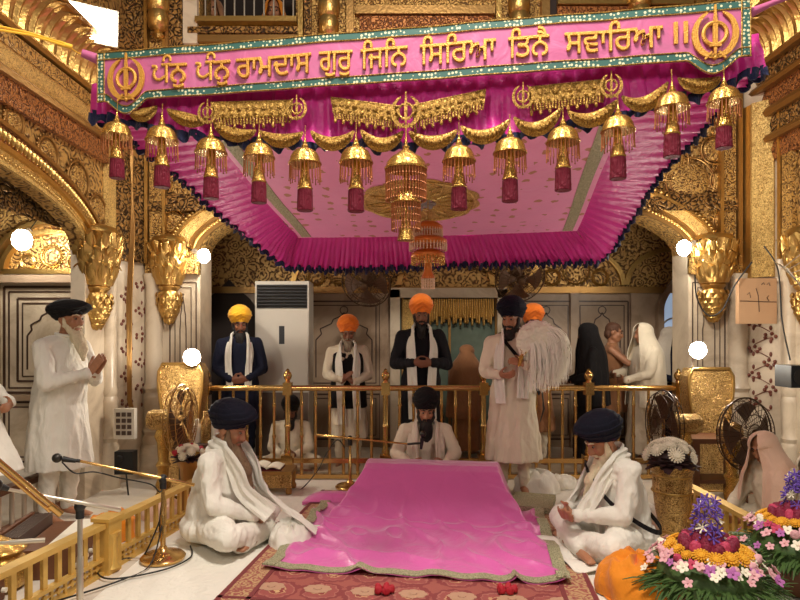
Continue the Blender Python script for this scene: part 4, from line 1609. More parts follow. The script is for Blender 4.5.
# ------------------------------------------------------------------ brass railing across the arch
RY = 5.82
rail = thing('brass_railing', 'polished brass railing with knob-topped posts across the arch behind the platform', 'railing', (0.4, RY, 0))
RX = 0.4
xs_end = (-1.92, 2.72)
MB().tube([(xs_end[0] - RX, 0, 0.885), (xs_end[1] - RX, 0, 0.885)], 0.028, 14).build('top_rail', 'brass', rail, 60)
MB().bbox(xs_end[0] - RX, xs_end[1] - RX, -0.022, 0.022, 0.16, 0.205).build('lower_rail', 'brass', rail, 0)
MB().bbox(xs_end[0] - RX, xs_end[1] - RX, -0.022, 0.022, 0.012, 0.05).build('bottom_rail', 'brass', rail, 0)
posts = [-1.88, -1.09, -0.14, 0.81, 1.83, 2.7]
for x in posts:
    p = MB().bbox(x - RX - 0.055, x - RX + 0.055, -0.055, 0.055, 0.0, 0.24)
    p.lathe([(0.03, 0.24), (0.038, 0.27), (0.026, 0.3), (0.026, 0.5), (0.034, 0.52), (0.026, 0.54), (0.026, 0.83)], (x - RX, 0, 0), 14)
    p.bbox(x - RX - 0.042, x - RX + 0.042, -0.042, 0.042, 0.82, 0.94)
    po = p.build('post', 'brass', rail, 40)
    MB().lathe([(0.03, 0.94), (0.022, 0.96), (0.038, 0.985), (0.044, 1.01), (0.034, 1.035), (0.018, 1.05), (0.02, 1.06), (0.004, 1.075)], (x - RX, 0, 0), 14).build('finial', 'brass', po, 50)
for a, b in zip(posts[:-1], posts[1:]):
    n = max(5, round((b - a) / 0.136))
    for k in range(1, n):
        x = a + (b - a) * k / n - RX
        MB().lathe([(0.016, 0.05), (0.016, 0.19), (0.014, 0.2), (0.014, 0.4), (0.021, 0.42), (0.014, 0.44), (0.0145, 0.7), (0.02, 0.72), (0.014, 0.74), (0.014, 0.87)], (x, 0, 0), 10).build('baluster', 'brass', rail, 50)


# ------------------------------------------------------------------ low gilt fences either side
M['fence_gold'] = plain('pale_gilt_wood', (216, 178, 96), 0.42, 0.45, 0.25, 60, 0.1)


def low_fence(x, ya, yb, posts_y, label, side, rz=0.0):
    t = thing('low_fence', label, 'fence', (x, (ya + yb) / 2, 0), rz)
    ym = (ya + yb) / 2
    MB().bbox(-0.035, 0.035, ya - ym, yb - ym, 0.275, 0.305).build('top_rail', 'fence_gold', t, 0)
    lp = MB().bbox(-0.02, 0.02, ya - ym, yb - ym, 0.085, 0.105)
    lp.bbox(-0.022, 0.022, ya - ym, yb - ym, 0.0, 0.022)
    n = int((yb - ya) / 0.1)
    for k in range(n):                       # pierced band of crosses and lozenges
        y = ya - ym + (k + 0.5) * (yb - ya) / n
        lp.box((0, y, 0.053), (0.014, 0.016, 0.07))
        lp.box((0, y + 0.05, 0.053), (0.014, 0.028, 0.028), Matrix.Rotation(PI / 4, 3, 'X'))
        lp.box((0, y, 0.053), (0.013, 0.1, 0.01))
    lp.build('pierced_panel', 'fence_gold', t, 0)
    for k in range(n + 1):
        y = ya - ym + k * (yb - ya) / n
        MB().box((0, y, 0.19), (0.02, 0.03, 0.18)).build('slat', 'fence_gold', t, 0)
    for y in posts_y:
        p = MB().box((0, y - ym, 0.155), (0.1, 0.12, 0.31))
        p.lathe([(0.056, 0.03), (0.04, 0.06), (0.036, 0.2), (0.056, 0.24)], (0.02 * side, y - ym, 0), 12)
        p.box((0, y - ym, 0.32), (0.12, 0.14, 0.02))
        p.build('post', 'fence_gold', t, 40)
    return t


low_fence(-1.73, 2.15, 4.95, (3.55, 4.9), 'low gilt fence with pierced base along the left of the white sheet', 1, -0.17)
low_fence(2.12, 3.3, 4.7, (4.65,), 'low gilt fence beside the tall flower vase, right', -1)


# marble-white low railing further left, behind the standing man
t = thing('low_railing', 'low dark-railed barrier with pale balusters behind the left standing man', 'railing', (-2.75, 4.1, 0))
MB().bbox(-0.04, 0.04, -1.3, 0.9, 0.3, 0.34).build('top_rail', 'wood', t, 0)
MB().bbox(-0.03, 0.03, -1.3, 0.9, 0.02, 0.06).build('bottom_rail', 'wood', t, 0)
for k in range(16):
    MB().cyl((0, -1.25 + k * 0.14, 0.06), (0, -1.25 + k * 0.14, 0.3), 0.017, None, 8).build('baluster', 'steel', t, 50)


# ------------------------------------------------------------------ musicians' corner behind the left fence
def harmonium(loc, rz, label):
    t = thing('harmonium', label, 'harmonium', loc, rz)
    MB().bbox(-0.28, 0.28, -0.16, 0.12, 0.0, 0.17).build('case', 'wood', t, 0)
    k = MB()
    for i in range(22):
        k.bbox(-0.25 + i * 0.0228, -0.25 + i * 0.0228 + 0.021, -0.15, -0.02, 0.17, 0.185)
    k.build('keyboard', 'paper', t, 0)
    bl_ = MB()
    for i in range(6):
        bl_.box((0, 0.135 + i * 0.018, 0.12), (0.5 - 0.012 * (i % 2), 0.012, 0.24))
    bl_.build('bellows', 'inlay', t, 0)
    MB().bbox(-0.26, 0.26, 0.24, 0.26, 0.0, 0.25).build('bellows_board', 'wood', t, 0)
    s = MB()
    for i in range(7):
        s.cyl((-0.24 + i * 0.08, -0.17, 0.06), (-0.24 + i * 0.08, -0.19, 0.06), 0.014, None, 8)
    s.build('stop_knob', 'paper', t, 40)
    return t


harmonium((-2.1, 3.7, 0.0), 1.75, 'brown wooden harmonium behind the left gilt fence, near the standing man')
harmonium((-2.24, 2.9, 0.0), 1.65, 'brown wooden harmonium behind the left gilt fence, nearest the camera')
pot = MB().lathe([(0.05, 0), (0.12, 0.02), (0.15, 0.09), (0.13, 0.16), (0.1, 0.19), (0.13, 0.22), (0.12, 0.235), (0.06, 0.26), (0.02, 0.29), (0.002, 0.3)], (0, 0, 0), 28)
o = pot.build('brass_pot', 'gold_bell', None, 50)
o.location = (-2.2, 3.3, 0)
tag(o, 'lidded brass pot between the two wooden harmoniums', 'pot')


def lump(name, c, r, mat, label, cat, seed=0, rz=0.0, layers=0, group=None):
    """folded or bundled cloth"""
    m_ = MB()

    def fn(u, v):
        a = 2 * PI * u
        t = v * PI / 2
        k = 1 + 0.14 * noise.noise(V((cos(a) * 2, sin(a) * 2, v * 3 + seed))) + 0.06 * sin(a * 7 + 5 * v + seed)
        q = cos(t) ** 0.55
        return V((r[0] * q * cos(a) * k, r[1] * q * sin(a) * k, max(0.0, r[2] * sin(t) ** 0.8 * (1 + 0.25 * noise.noise(V((cos(a) * 3 + seed, sin(a) * 3, v * 4)))))))
    m_.grid(fn, 48, 16)
    m_.add([V((r[0] * cos(2 * PI * i / 24), r[1] * sin(2 * PI * i / 24), 0)) * 0.97 for i in range(24)], [tuple(range(24))])
    o = m_.build(name, mat, None, 70)
    o.location = c
    o.rotation_euler = (0, 0, rz)
    return tag(o, label, cat, group)


lump('folded_cloth', (-2.0, 4.15, 0), (0.16, 0.2, 0.16), 'orange_cloth', 'orange cloth bundle behind the left gilt fence, by the far harmonium', 'cloth', 1)
lump('folded_cloth', (-1.85, 4.65, 0), (0.14, 0.16, 0.13), 'pinkveil', 'peach cloth bundle behind the far end of the left gilt fence', 'cloth', 2)
lump('white_bundle', (at(540, 497, 5.15).x, 5.3, 0.012), (0.2, 0.14, 0.19), 'white', 'folded white cloth bundle on the floor right of the whisk holder', 'cloth', 3)
lump('white_bundle', (at(563, 492, 5.4).x, 5.5, 0.012), (0.16, 0.12, 0.1), 'white', 'low white cloth bundle against the railing, right of another white bundle', 'cloth', 4)
lump('white_bundle', (0.73, 5.55, 0.012), (0.14, 0.12, 0.13), 'white', 'white cloth bundle at the railing, left of the whisk holder feet', 'cloth', 5)
lump('orange_cover', (gx(637, 3.2), 3.2, 0.016), (0.19, 0.22, 0.2), 'orange_cloth', 'orange cloth cover humped beside the front flower basket', 'cloth', 6)


# ------------------------------------------------------------------ microphones on boom stands
def mic_stand(name, label, base, h, boom_a, boom_b, mat='brass', foot=True, mic_at=None, mic_len=0.17):
    """base: point on floor; boom runs from the mic end boom_a to the tail boom_b (world points)"""
    base = V(base)
    t = thing(name, label, 'microphone stand', base)
    L = lambda p: V(p) - base
    if foot:
        MB().lathe([(0.13, 0.0), (0.135, 0.015), (0.12, 0.03), (0.06, 0.04), (0.03, 0.06), (0.02, 0.08)], (0, 0, 0), 28).build('foot', mat, t, 40)
    joint = V((0, 0, h))
    MB().tube([(0, 0, 0.05), (0, 0, h * 0.55), (0, 0, h * 0.56), (0, 0, h)], [0.016, 0.016, 0.012, 0.012], 10).build('pole', mat, t, 50)
    ck = MB().ell(joint, (0.026, 0.03, 0.03), 10, 8)
    ck.cyl((0, 0, h - 0.06), (0, 0, h - 0.01), 0.02, None, 10)
    ck.box(joint + V((0, 0.03, -0.01)), (0.014, 0.05, 0.014))
    ck.build('clamp', 'black_plastic', t, 50)
    a, b = L(boom_a), L(boom_b)
    MB().tube([a, a.lerp(b, 0.5), a.lerp(b, 0.505), b], [0.008, 0.008, 0.011, 0.012], 10).build('boom', mat, t, 50)
    if mic_at is not None:
        m0, m1 = L(mic_at[0]), L(mic_at[1])          # tail, head
        mm = MB().tube([m0, m0.lerp(m1, 0.7)], [0.011, 0.017], 10)
        mo = mm.build('microphone', 'black_plastic', t, 50)
        MB().ell(m1, 0.027, 14, 10).build('microphone_head', 'grey_metal', mo, 60)
        MB().tube([a, m0.lerp(m1, 0.4)], 0.01, 8).build('microphone_clip', 'black_plastic', mo, 50)
    return t


b0 = V((gx(163, 3.72), 3.72, 0.012))
mic_stand('microphone_stand', 'brass boom microphone stand with round foot on white sheet, left', b0, gz(481, 3.72),
          at(80, 461, 3.45), at(194, 485, 3.82), 'brass', True, (at(76, 461, 3.44), at(57, 458, 3.42)))
b1 = V((gx(80, 2.95), 2.95, 0.0))
mic_stand('microphone_stand', 'pale boom microphone stand before the left gilt fence, its mic at the left photo edge', b1, gz(506, 2.95),
          at(6, 489, 2.7), at(120, 510, 3.08), 'steel', True, (at(8, 489, 2.7), at(-4, 485, 2.66)))
b2 = V((gx(-50, 2.75), 2.75, 0.0))
mic_stand('microphone_stand', 'pale low boom stand behind the left gilt fence, lowest at the left photo edge', b2, gz(543, 2.75), at(-30, 545, 2.72), at(45, 540, 2.85), 'steel', True)
b3 = V((gx(350, 5.45), 5.45, 0.012))
mic_stand('microphone_stand', 'brass boom microphone stand before the railing, reaching the seated reader', b3, gz(440, 5.45),
          at(408, 444, 5.05), at(318, 435, 5.65), 'brass', True, (at(421, 449, 4.96), at(423, 434, 4.95)))
o = MB().tube([at(-8, 455, 2.6), at(58, 511, 2.75)], 0.011, 10).tube([at(-8, 462, 2.62), at(50, 511, 2.76)], 0.009, 10).cyl(at(50, 505, 2.73), at(61, 514, 2.76), 0.017, None, 10).build('brass_poles', 'brass', None, 50)
tag(o, 'pair of slanting brass tubes of a stand at the left photo edge', 'stand')
o.name = 'stand_tube'

cb = MB().tube(smooth([b0 + V((0.0, 0.02, 0.3)), b0 + V((-0.12, 0.0, 0.02)), b0 + V((-0.22, -0.02, 0.01)), b0 + V((-0.3, -0.2, 0.01)), b0 + V((-0.16, -0.33, 0.01)), b0 + V((0.08, -0.2, 0.01)), b0 + V((0.17, 0.0, 0.01)), b0 + V((0.1, 0.2, 0.01))]), 0.005, 6)
cb.tube(smooth([b0 + V((0.0, 0.01, 0.25)), b0 + V((-0.02, -0.14, 0.02)), b0 + V((-0.1, -0.35, 0.01)), b0 + V((-0.3, -0.6, 0.01)), b0 + V((-0.5, -0.8, 0.01))]), 0.005, 6)
for i in range(len(cb.v)):
    cb.v[i].z = max(cb.v[i].z, 0.017)
tag(cb.build('cable', 'cable', None, 60), 'black cable looped on white sheet around the brass microphone stand foot', 'cable')
cb = MB()
pp = [at(62, 462, 3.43), at(75, 473, 3.46), at(95, 472, 3.5), at(120, 478, 3.6), at(150, 484, 3.68), at(160, 492, 3.7), b0 + V((0.0, 0.02, 0.45)), b0 + V((-0.03, 0.02, 0.2)), b0 + V((0.02, 0, 0.05))]
cb.tube(smooth(pp), 0.0045, 6)
tag(cb.build('cable', 'cable', None, 60), 'black cable hanging under the boom of the left brass microphone stand', 'cable')
cb = MB()
cb.tube(smooth([at(345, 448, 5.44), at(337, 440, 5.44), at(325, 456, 5.42), at(318, 470, 5.4), at(300, 490, 5.35), at(282, 494, 5.35)]), 0.005, 6)
for p in cb.v:
    p.z = max(p.z, 0.02)
tag(cb.build('cable', 'cable', None, 60), 'thin black cable trailing left from the reader microphone stand', 'cable')

# ------------------------------------------------------------------ fans


def fan(name, label, c, r, axis, motor_len, motor_r, mat_motor, column=True, up=None, cage_mat='fan_dark', cat='fan', base_mat='gold_bell', group=None):
    c = V(c)
    axis = V(axis).normalized()
    t = thing(name, label, cat, V((c.x, c.y, 0)) if column else c)
    org = V((c.x, c.y, 0)) if column else c
    x, y, _ = basis(axis)
    L = c - org

    def q(a, rr, o):
        return L + x * (rr * cos(a)) + y * (rr * sin(a)) + axis * o
    cg = MB()
    for o_, rr in ((0.0, r), (0.05, r * 0.9), (-0.05, r * 0.9), (0.07, r * 0.55), (0.075, r * 0.28)):
        cg.tube([q(2 * PI * i / 40, rr, o_) for i in range(40)], 0.007 if o_ == 0 else 0.004, 6, close=True)
    for i in range(36):
        a = 2 * PI * i / 36
        cg.tube([q(a, r * 0.12, 0.08), q(a, r * 0.55, 0.07), q(a, r * 0.9, 0.05), q(a, r, 0.0), q(a, r * 0.9, -0.05), q(a, r * 0.3, -0.07)], 0.0022, 4)
    cg.lathe([(r * 0.16, 0.0), (r * 0.14, 0.015), (0.01, 0.02)], L + axis * 0.075, 16, Matrix((x, y, axis)).transposed())
    cg.build('cage', cage_mat, t, 60)
    bl_ = MB()
    for k in range(4):
        a0 = 2 * PI * k / 4

        def fn(u, v, a0=a0):
            rr = r * (0.15 + 0.72 * v)
            a = a0 + (u - 0.5) * (0.5 + 0.75 * v)
            return q(a, rr, 0.035 * (u - 0.5))
        bl_.grid(fn, 6, 6, 0.004)
    bl_.build('blades', 'fan_blade', t, 60)
    mtx = Matrix((x, y, axis)).transposed()
    MB().lathe([(motor_r * 0.5, -0.06), (motor_r * 0.9, -0.075), (motor_r, -0.1), (motor_r, -0.06 - motor_len), (motor_r * 0.85, -0.09 - motor_len), (motor_r * 0.3, -0.1 - motor_len)], L, 22, mtx).build('motor', mat_motor, t, 40)
    if column:
        p = L - axis * (0.06 + motor_len * 0.5)
        h = p.z - motor_r
        MB().lathe([(0.17, 0), (0.18, 0.02), (0.15, 0.05), (0.07, 0.08), (0.05, 0.12), (0.06, 0.18), (0.04, 0.24), (0.045, h * 0.5), (0.06, h * 0.55), (0.04, h * 0.6), (0.05, h * 0.85), (0.07, h * 0.92), (0.05, h + 0.02)], (p.x, p.y, 0), 20).build('column', base_mat, t, 45)
    if up:
        p = L - axis * (0.06 + motor_len * 0.5)
        MB().tube([p, p + V((0, 0.02, up * 0.4)), p + V((0, 0.02, up))], 0.018, 8).build('bracket', cage_mat, t, 50)
    return t


fan('pedestal_fan', 'gilt pedestal fan seen edge-on behind the left seated man', at(181, 420, 4.9), 0.285, (1, 0.0, 0.0), 0.17, 0.085, 'relief_chest', True, cage_mat='gold_warm')
fan('pedestal_fan', 'gilt-motored pedestal fan facing left, behind the tall flower vase', at(664, 424, 4.95), 0.28, (-1, 0.0, 0), 0.2, 0.085, 'relief_chest', True, cage_mat='fan_dark')
fan('pedestal_fan', 'dark-caged pedestal fan with twisted gilt column, nearest the veiled woman', at(746, 434, 4.5), 0.27, (0.4, -1.0, 0.05), 0.12, 0.08, 'relief_chest', True, cage_mat='fan_dark')
fan('hanging_fan', 'dark caged fan hanging above the man in the black waistcoat', at(366, 284, 6.45), 0.27, (-0.25, -1, -0.55), 0.1, 0.08, 'fan_dark', False, 0.8)
fan('hanging_fan', 'dark caged fan hanging above the whisk holder', at(520, 279, 6.45), 0.27, (0.1, -1, -0.55), 0.1, 0.08, 'fan_dark', False, 0.8)

# ------------------------------------------------------------------ air conditioner
ac = thing('air_conditioner', 'tall cream floor-standing air conditioner behind the railing', 'air conditioner', (gx(285, 6.85), 6.85, 0))
W2 = 0.3
MB().bbox(-W2, W2, -0.17, 0.17, 0.0, 2.0).build('body', 'ac_white', ac, 0)
MB().bbox(-W2 + 0.02, W2 - 0.02, -0.182, -0.16, 1.7, 1.96).build('vent', 'ac_dark', ac, 0)
lv = MB()
for k in range(7):
    lv.box((0, -0.188, 1.725 + k * 0.036), (2 * W2 - 0.05, 0.02, 0.006), Matrix.Rotation(0.5, 3, 'X'))
lv.build('louvre', 'grey_metal', ac, 0)
MB().bbox(-0.03, 0.03, -0.19, -0.165, 1.3, 1.5).build('display', 'ac_dark', ac, 0)
MB().bbox(-W2 + 0.01, W2 - 0.01, -0.186, -0.16, 0.8, 1.66).build('front_panel', 'ac_white', ac, 0)
MB().bbox(-W2 + 0.01, W2 - 0.01, -0.184, -0.16, 0.06, 0.76).build('intake_grille', plain('grey_brown_panel', (116, 100, 86), 0.5), ac, 0)


# ------------------------------------------------------------------ gilt casings with spot lamps
def gilt_casing(label, c, wdt, h):
    t = thing('gilt_casing', label, 'casing', c)
    pts = []
    for k in range(17):
        tt = k / 16
        pts.append((wdt / 2 * (0.86 + 0.14 * cos(tt * 2.2 * PI + 0.2) - 0.14 * max(0, (tt - 0.92) / 0.08) ** 2), h * tt))
    poly = [(-a, b) for a, b in pts] + [(a, b) for a, b in pts[::-1]]
    MB().prism(poly, -0.09, 0.09, 'y').build('body', 'relief_chest', t, 0)
    ed = MB()
    ed.tube([(a, -0.09, b) for a, b in poly], 0.014, 8, close=True)
    ed.build('rim', 'gold', t, 60)
    return t


gilt_casing('waisted embossed gilt casing under the left spot lamp', (gx(184, 5.5), 5.5, 0), 0.4, 1.14)
gilt_casing('waisted embossed gilt casing under the right spot lamp', (gx(706, 5.45), 5.45, 0), 0.4, 1.1)


def spot_lamp(label, c, drop):
    t = thing('spot_lamp', label, 'lamp', c)
    MB().lathe([(0.03, 0.05), (0.06, 0.03), (0.075, -0.02), (0.08, -0.06)], (0, 0, 0), 18, Matrix.Rotation(-PI / 2, 3, 'X')).build('housing', 'steel', t, 50)
    MB().ell((0, -0.06, 0), (0.075, 0.03, 0.075), 16, 10).build('bulb', 'lamp_small', t, 60)
    MB().tube([(0, 0.02, -0.04), (0, 0.05, -drop)], 0.016, 8).build('bracket', 'steel', t, 50)
    return t


spot_lamp('bright spot lamp above the left gilt casing', at(194, 357, 5.42), 0.1)
spot_lamp('bright spot lamp above the right gilt casing', at(695, 350, 5.36), 0.15)


def bulb(label, c, to, r=0.055):
    t = thing('bare_bulb', label, 'lamp', c)
    MB().ell((0, 0, 0), (r, r, r * 1.15), 14, 10).build('glass_bulb', 'lamp_small', t, 60)
    d = V(to).normalized()
    MB().tube([d * r * 0.8, d * (r + 0.07)], [0.024, 0.028], 10).build('socket', 'steel', t, 50)
    MB().tube([d * (r + 0.06), d * (r + 0.25)], 0.006, 6).build('flex', 'cable', t, 50)
    return t


bulb('glaring bulb in the passage beyond the left arch', at(22, 240, 5.9), (0, 0.6, 0.6), 0.09)
bulb('bright bulb under the back arch beside its left capital', at(204, 256, 5.8), (-1, 0.3, 0.5), 0.06)
bulb('bright bulb under the back arch beside its right capital', at(684, 248, 5.75), (1, 0.3, 0.5), 0.065)
fl2 = thing('flood_lamp', 'glaring flood lamp panel above the left leaf cornice', 'lamp', at(86, 22, 4.7))
rm = rotm(0.5, 0.25)
MB().box((0, 0, 0), (0.42, 0.05, 0.23), rm).build('lamp_face', 'lamp', fl2, 0)
MB().box(rm @ V((0, 0.05, 0)), (0.46, 0.06, 0.27), rm).build('housing', 'steel', fl2, 0)
MB().tube([rm @ V((0, 0.06, 0)), V((-0.1, 0.3, 0.1))], 0.02, 8).build('bracket', 'grey_metal', fl2, 0)

# ------------------------------------------------------------------ right side bits on the pier
bx = thing('switch_box', 'beige square board with scrawled marks, high on the right pier', 'box', at(758, 301, 5.55))
MB().box((0, 0.03, 0), (0.35, 0.06, 0.42)).build('board', 'board', bx, 0)
sc_ = MB()
for pts in (((-0.02, 0.12), (0.0, 0.05), (0.01, -0.1)), ((0.03, 0.15), (0.05, 0.17), (0.06, 0.15)), ((0.08, 0.15), (0.1, 0.17), (0.11, 0.14)), ((0.1, 0.05), (0.08, 0.03), (0.1, 0.0)), ((-0.1, 0.06), (-0.08, 0.08), (-0.07, 0.03)), ((-0.17, 0.0), (0.17, -0.01))):
    sc_.tube([(a, -0.003, b) for a, b in pts], 0.003, 5)
sc_.build('scrawl', 'inlay', bx, 0)
sp = thing('loudspeaker', 'small black loudspeaker at the right photo edge below the beige board', 'loudspeaker', at(793, 376, 4.7))
MB().box((0, 0, 0), (0.16, 0.2, 0.17)).build('cabinet', 'black_plastic', sp, 0)
MB().lathe([(0.06, 0), (0.065, 0.01), (0.04, 0.014), (0.01, 0.004)], (0.0, -0.1, 0), 20, Matrix.Rotation(PI / 2, 3, 'X')).build('cone', 'grey_metal', sp, 40)
MB().tube([(0.05, 0.08, 0), (0.4, 0.5, 0.02)], 0.02, 8).build('bracket', 'black_plastic', sp, 0)
cb = MB()
cb.tube(smooth([at(752, 262, 5.5), at(735, 285, 5.5), at(722, 310, 5.5), at(708, 315, 5.52), at(697, 298, 5.55), at(695, 275, 5.6)]), 0.007, 6)
cb.tube(smooth([at(764, 246, 5.4), at(778, 270, 5.3), at(782, 320, 5.2), at(790, 360, 4.85)]), 0.006, 6)
tag(cb.build('cable', 'cable', None, 60), 'black cables looping from the beige board across the right pier', 'cable')
wb_ = MB()
for k in range(7):
    wb_.tube([at(775 + k * 2, 262 + k, 5.2), at(783 + k * 3, 268 + 3 * k, 5.08), at(806, 250 + k * 9, 4.95)], 0.004, 5)
tag(wb_.build('wire_bundle', 'steel', None, 60), 'tangle of thin pale wires beside the beige board, right edge', 'wires')
# left pier: gilt cables and switchboard
cb = MB()
for k in range(4):
    cb.tube([at(133 - k, 150, 5.62), at(131 + 1.2 * k, 230, 5.6), at(127 + 1.5 * k, 300, 5.58), at(128 + k, 400, 5.56), at(133 + k, 420, 5.56)], 0.008, 6)
tag(cb.build('cable', 'gold_warm', None, 60), 'bundle of yellow-brown cables running down the left corner pier', 'cable')
sb = thing('switchboard', 'small cream switchboard low on the left corner pier', 'switchboard', at(124, 424, 5.35))
MB().box((0, 0.03, 0), (0.18, 0.06, 0.27)).build('box', 'ac_white', sb, 0)
sw = MB()
for i in range(3):
    for j in range(4):
        sw.box((-0.05 + 0.05 * i, -0.004, -0.08 + 0.055 * j), (0.034, 0.014, 0.036))
sw.build('switch', 'inlay', sb, 0)
o = MB().box((0, 0, 0), (0.16, 0.1, 0.2)).cyl((-0.03, -0.05, 0.04), (-0.03, -0.09, 0.04), 0.03).tube([(0.02, -0.04, -0.1), (0.05, -0.06, -0.3), (0.0, -0.04, -0.48), (0.15, -0.05, -0.5)], 0.007, 6).build('adaptor', 'black_plastic', None, 40)
o.location = at(126, 462, 5.3)
tag(o, 'black adaptor box with dangling lead below the cream switchboard', 'adaptor')

# bottles on a ledge behind the left seated man
ld = thing('side_table', 'small dark table with bottles behind the left seated man', 'table', (gx(205, 5.2), 5.2, 0))
MB().bbox(-0.2, 0.2, -0.12, 0.12, 0.44, 0.47).build('table_top', 'inlay', ld, 0)
for sx in (-1, 1):
    for sy in (-1, 1):
        MB().bbox(sx * 0.17 - 0.015, sx * 0.17 + 0.015, sy * 0.1 - 0.015, sy * 0.1 + 0.015, 0, 0.44).build('leg', 'inlay', ld, 0)
for px, hh, rr, mt, lb in ((197, 0.2, 0.035, 'paper', 'white bottle on the dark side table, left of the gilt flask'), (206, 0.27, 0.045, 'relief_chest', 'gilt flask on the dark side table between two white bottles'),
                           (215, 0.26, 0.032, 'paper', 'white bottle on the dark side table, right of the gilt flask')):
    o = MB().lathe([(rr, 0), (rr, hh * 0.7), (rr * 0.6, hh * 0.82), (rr * 0.45, hh * 0.86), (rr * 0.5, hh * 0.98), (rr * 0.4, hh)], (0, 0, 0), 16).build('bottle', mt, None, 45)
    o.location = (gx(px, 5.2), 5.2, 0.47)
    tag(o, lb, 'bottle')

# gilt stool with an open book
st = thing('stool', 'low gilt stool with an open book at the railing, left', 'stool', (gx(272, 5.35), 5.35, 0.012))
MB().bbox(-0.2, 0.2, -0.14, 0.14, 0.17, 0.2).build('seat', 'gold_warm', st, 0)
for sx in (-1, 1):
    for sy in (-1, 1):
        MB().lathe([(0.025, 0), (0.03, 0.03), (0.018, 0.06), (0.028, 0.1), (0.02, 0.17)], (sx * 0.17, sy * 0.11, 0), 10).build('leg', 'gold_warm', st, 40)
MB().bbox(-0.2, 0.2, -0.142, -0.13, 0.06, 0.17).build('apron', 'relief_chest', st, 0)
bk = thing('open_book', 'open white book lying on the low gilt stool', 'book', (gx(268, 5.35), 5.35, 0.213))
for sg in (-1, 1):
    MB().grid(lambda u, v, sg=sg: V((sg * 0.13 * u, -0.1 + 0.2 * v, 0.02 + 0.018 * sin(PI * min(1, u * 1.1)))), 8, 4, 0.012).build('page_block', 'paper', bk, 40)
MB().bbox(-0.135, 0.135, -0.105, 0.105, 0.0, 0.006).build('cover', 'maroon', bk, 0)

# dark wooden frame behind the vase
wf_ = thing('wooden_stand', 'dark wooden open stand between the vase and the dark-caged fan', 'stand', (gx(712, 5.12), 5.12, 0))
for sx in (-1, 1):
    for sy in (-1, 1):
        MB().bbox(sx * 0.2 - 0.025, sx * 0.2 + 0.025, sy * 0.12 - 0.025, sy * 0.12 + 0.025, 0, 0.5).build('leg', 'wood', wf_, 0)
MB().bbox(-0.24, 0.24, -0.16, 0.16, 0.5, 0.54).build('top', 'wood', wf_, 0)
MB().bbox(-0.2, 0.2, -0.12, 0.12, 0.16, 0.19).build('shelf', 'wood', wf_, 0)

# ------------------------------------------------------------------ vase and flowers
vz = thing('vase', 'tall embossed gilt vase beside the right seated man', 'vase', (gx(672, 4.12), 4.12, 0.012))
MB().lathe([(0.085, 0), (0.1, 0.012), (0.09, 0.03), (0.075, 0.05), (0.09, 0.1), (0.11, 0.2), (0.125, 0.32), (0.128, 0.4), (0.12, 0.43), (0.135, 0.45), (0.14, 0.47), (0.145, 0.49), (0.15, 0.5), (0.135, 0.5), (0.11, 0.46)], (0, 0, 0), 36).build('body', 'relief_chest', vz, 45)
for z, r in ((0.05, 0.078), (0.32, 0.128), (0.43, 0.124)):
    rb = MB()
    rb.tube([(r * cos(2 * PI * i / 36), r * sin(2 * PI * i / 36), z) for i in range(36)], 0.008, 6, close=True)
    rb.build('rib', 'gold', vz, 60)

M['petal_white'] = plain('white_petals', (240, 232, 210), 0.7, 0, 0, 60, 0.06)
M['petal_pink'] = plain('pale_pink_petals', (226, 172, 178), 0.65, 0, 0, 60, 0.12)
M['petal_yellow'] = plain('marigold_petals', (240, 176, 44), 0.7, 0, 0.4, 120, 0.12)
M['petal_maroon'] = plain('maroon_petals', (128, 24, 56), 0.6, 0, 0.3, 60, 0.2)
M['petal_rose'] = plain('rose_petals', (198, 66, 100), 0.6, 0, 0.3, 60, 0.15)
M['petal_purple'] = plain('purple_petals', (104, 74, 168), 0.65, 0, 0.2, 60, 0.2)
M['petal_mauve'] = plain('mauve_petals', (186, 110, 176), 0.65, 0, 0.2, 60, 0.15)
M['petal_red'] = plain('red_petals', (178, 24, 44), 0.6, 0, 0.3, 60, 0.15)
M['leaf'] = plain('fern_green', (64, 92, 40), 0.6, 0, 0.2, 60, 0.25)
M['leaf_dark'] = plain('dark_leaf', (58, 34, 34), 0.6, 0, 0.2, 60, 0.25)
FM = {}


def rnd(a, b):
    return random.uniform(a, b)


def frame(n):
    x, y, z = basis(V(n))
    return Matrix((x, y, z)).transposed()


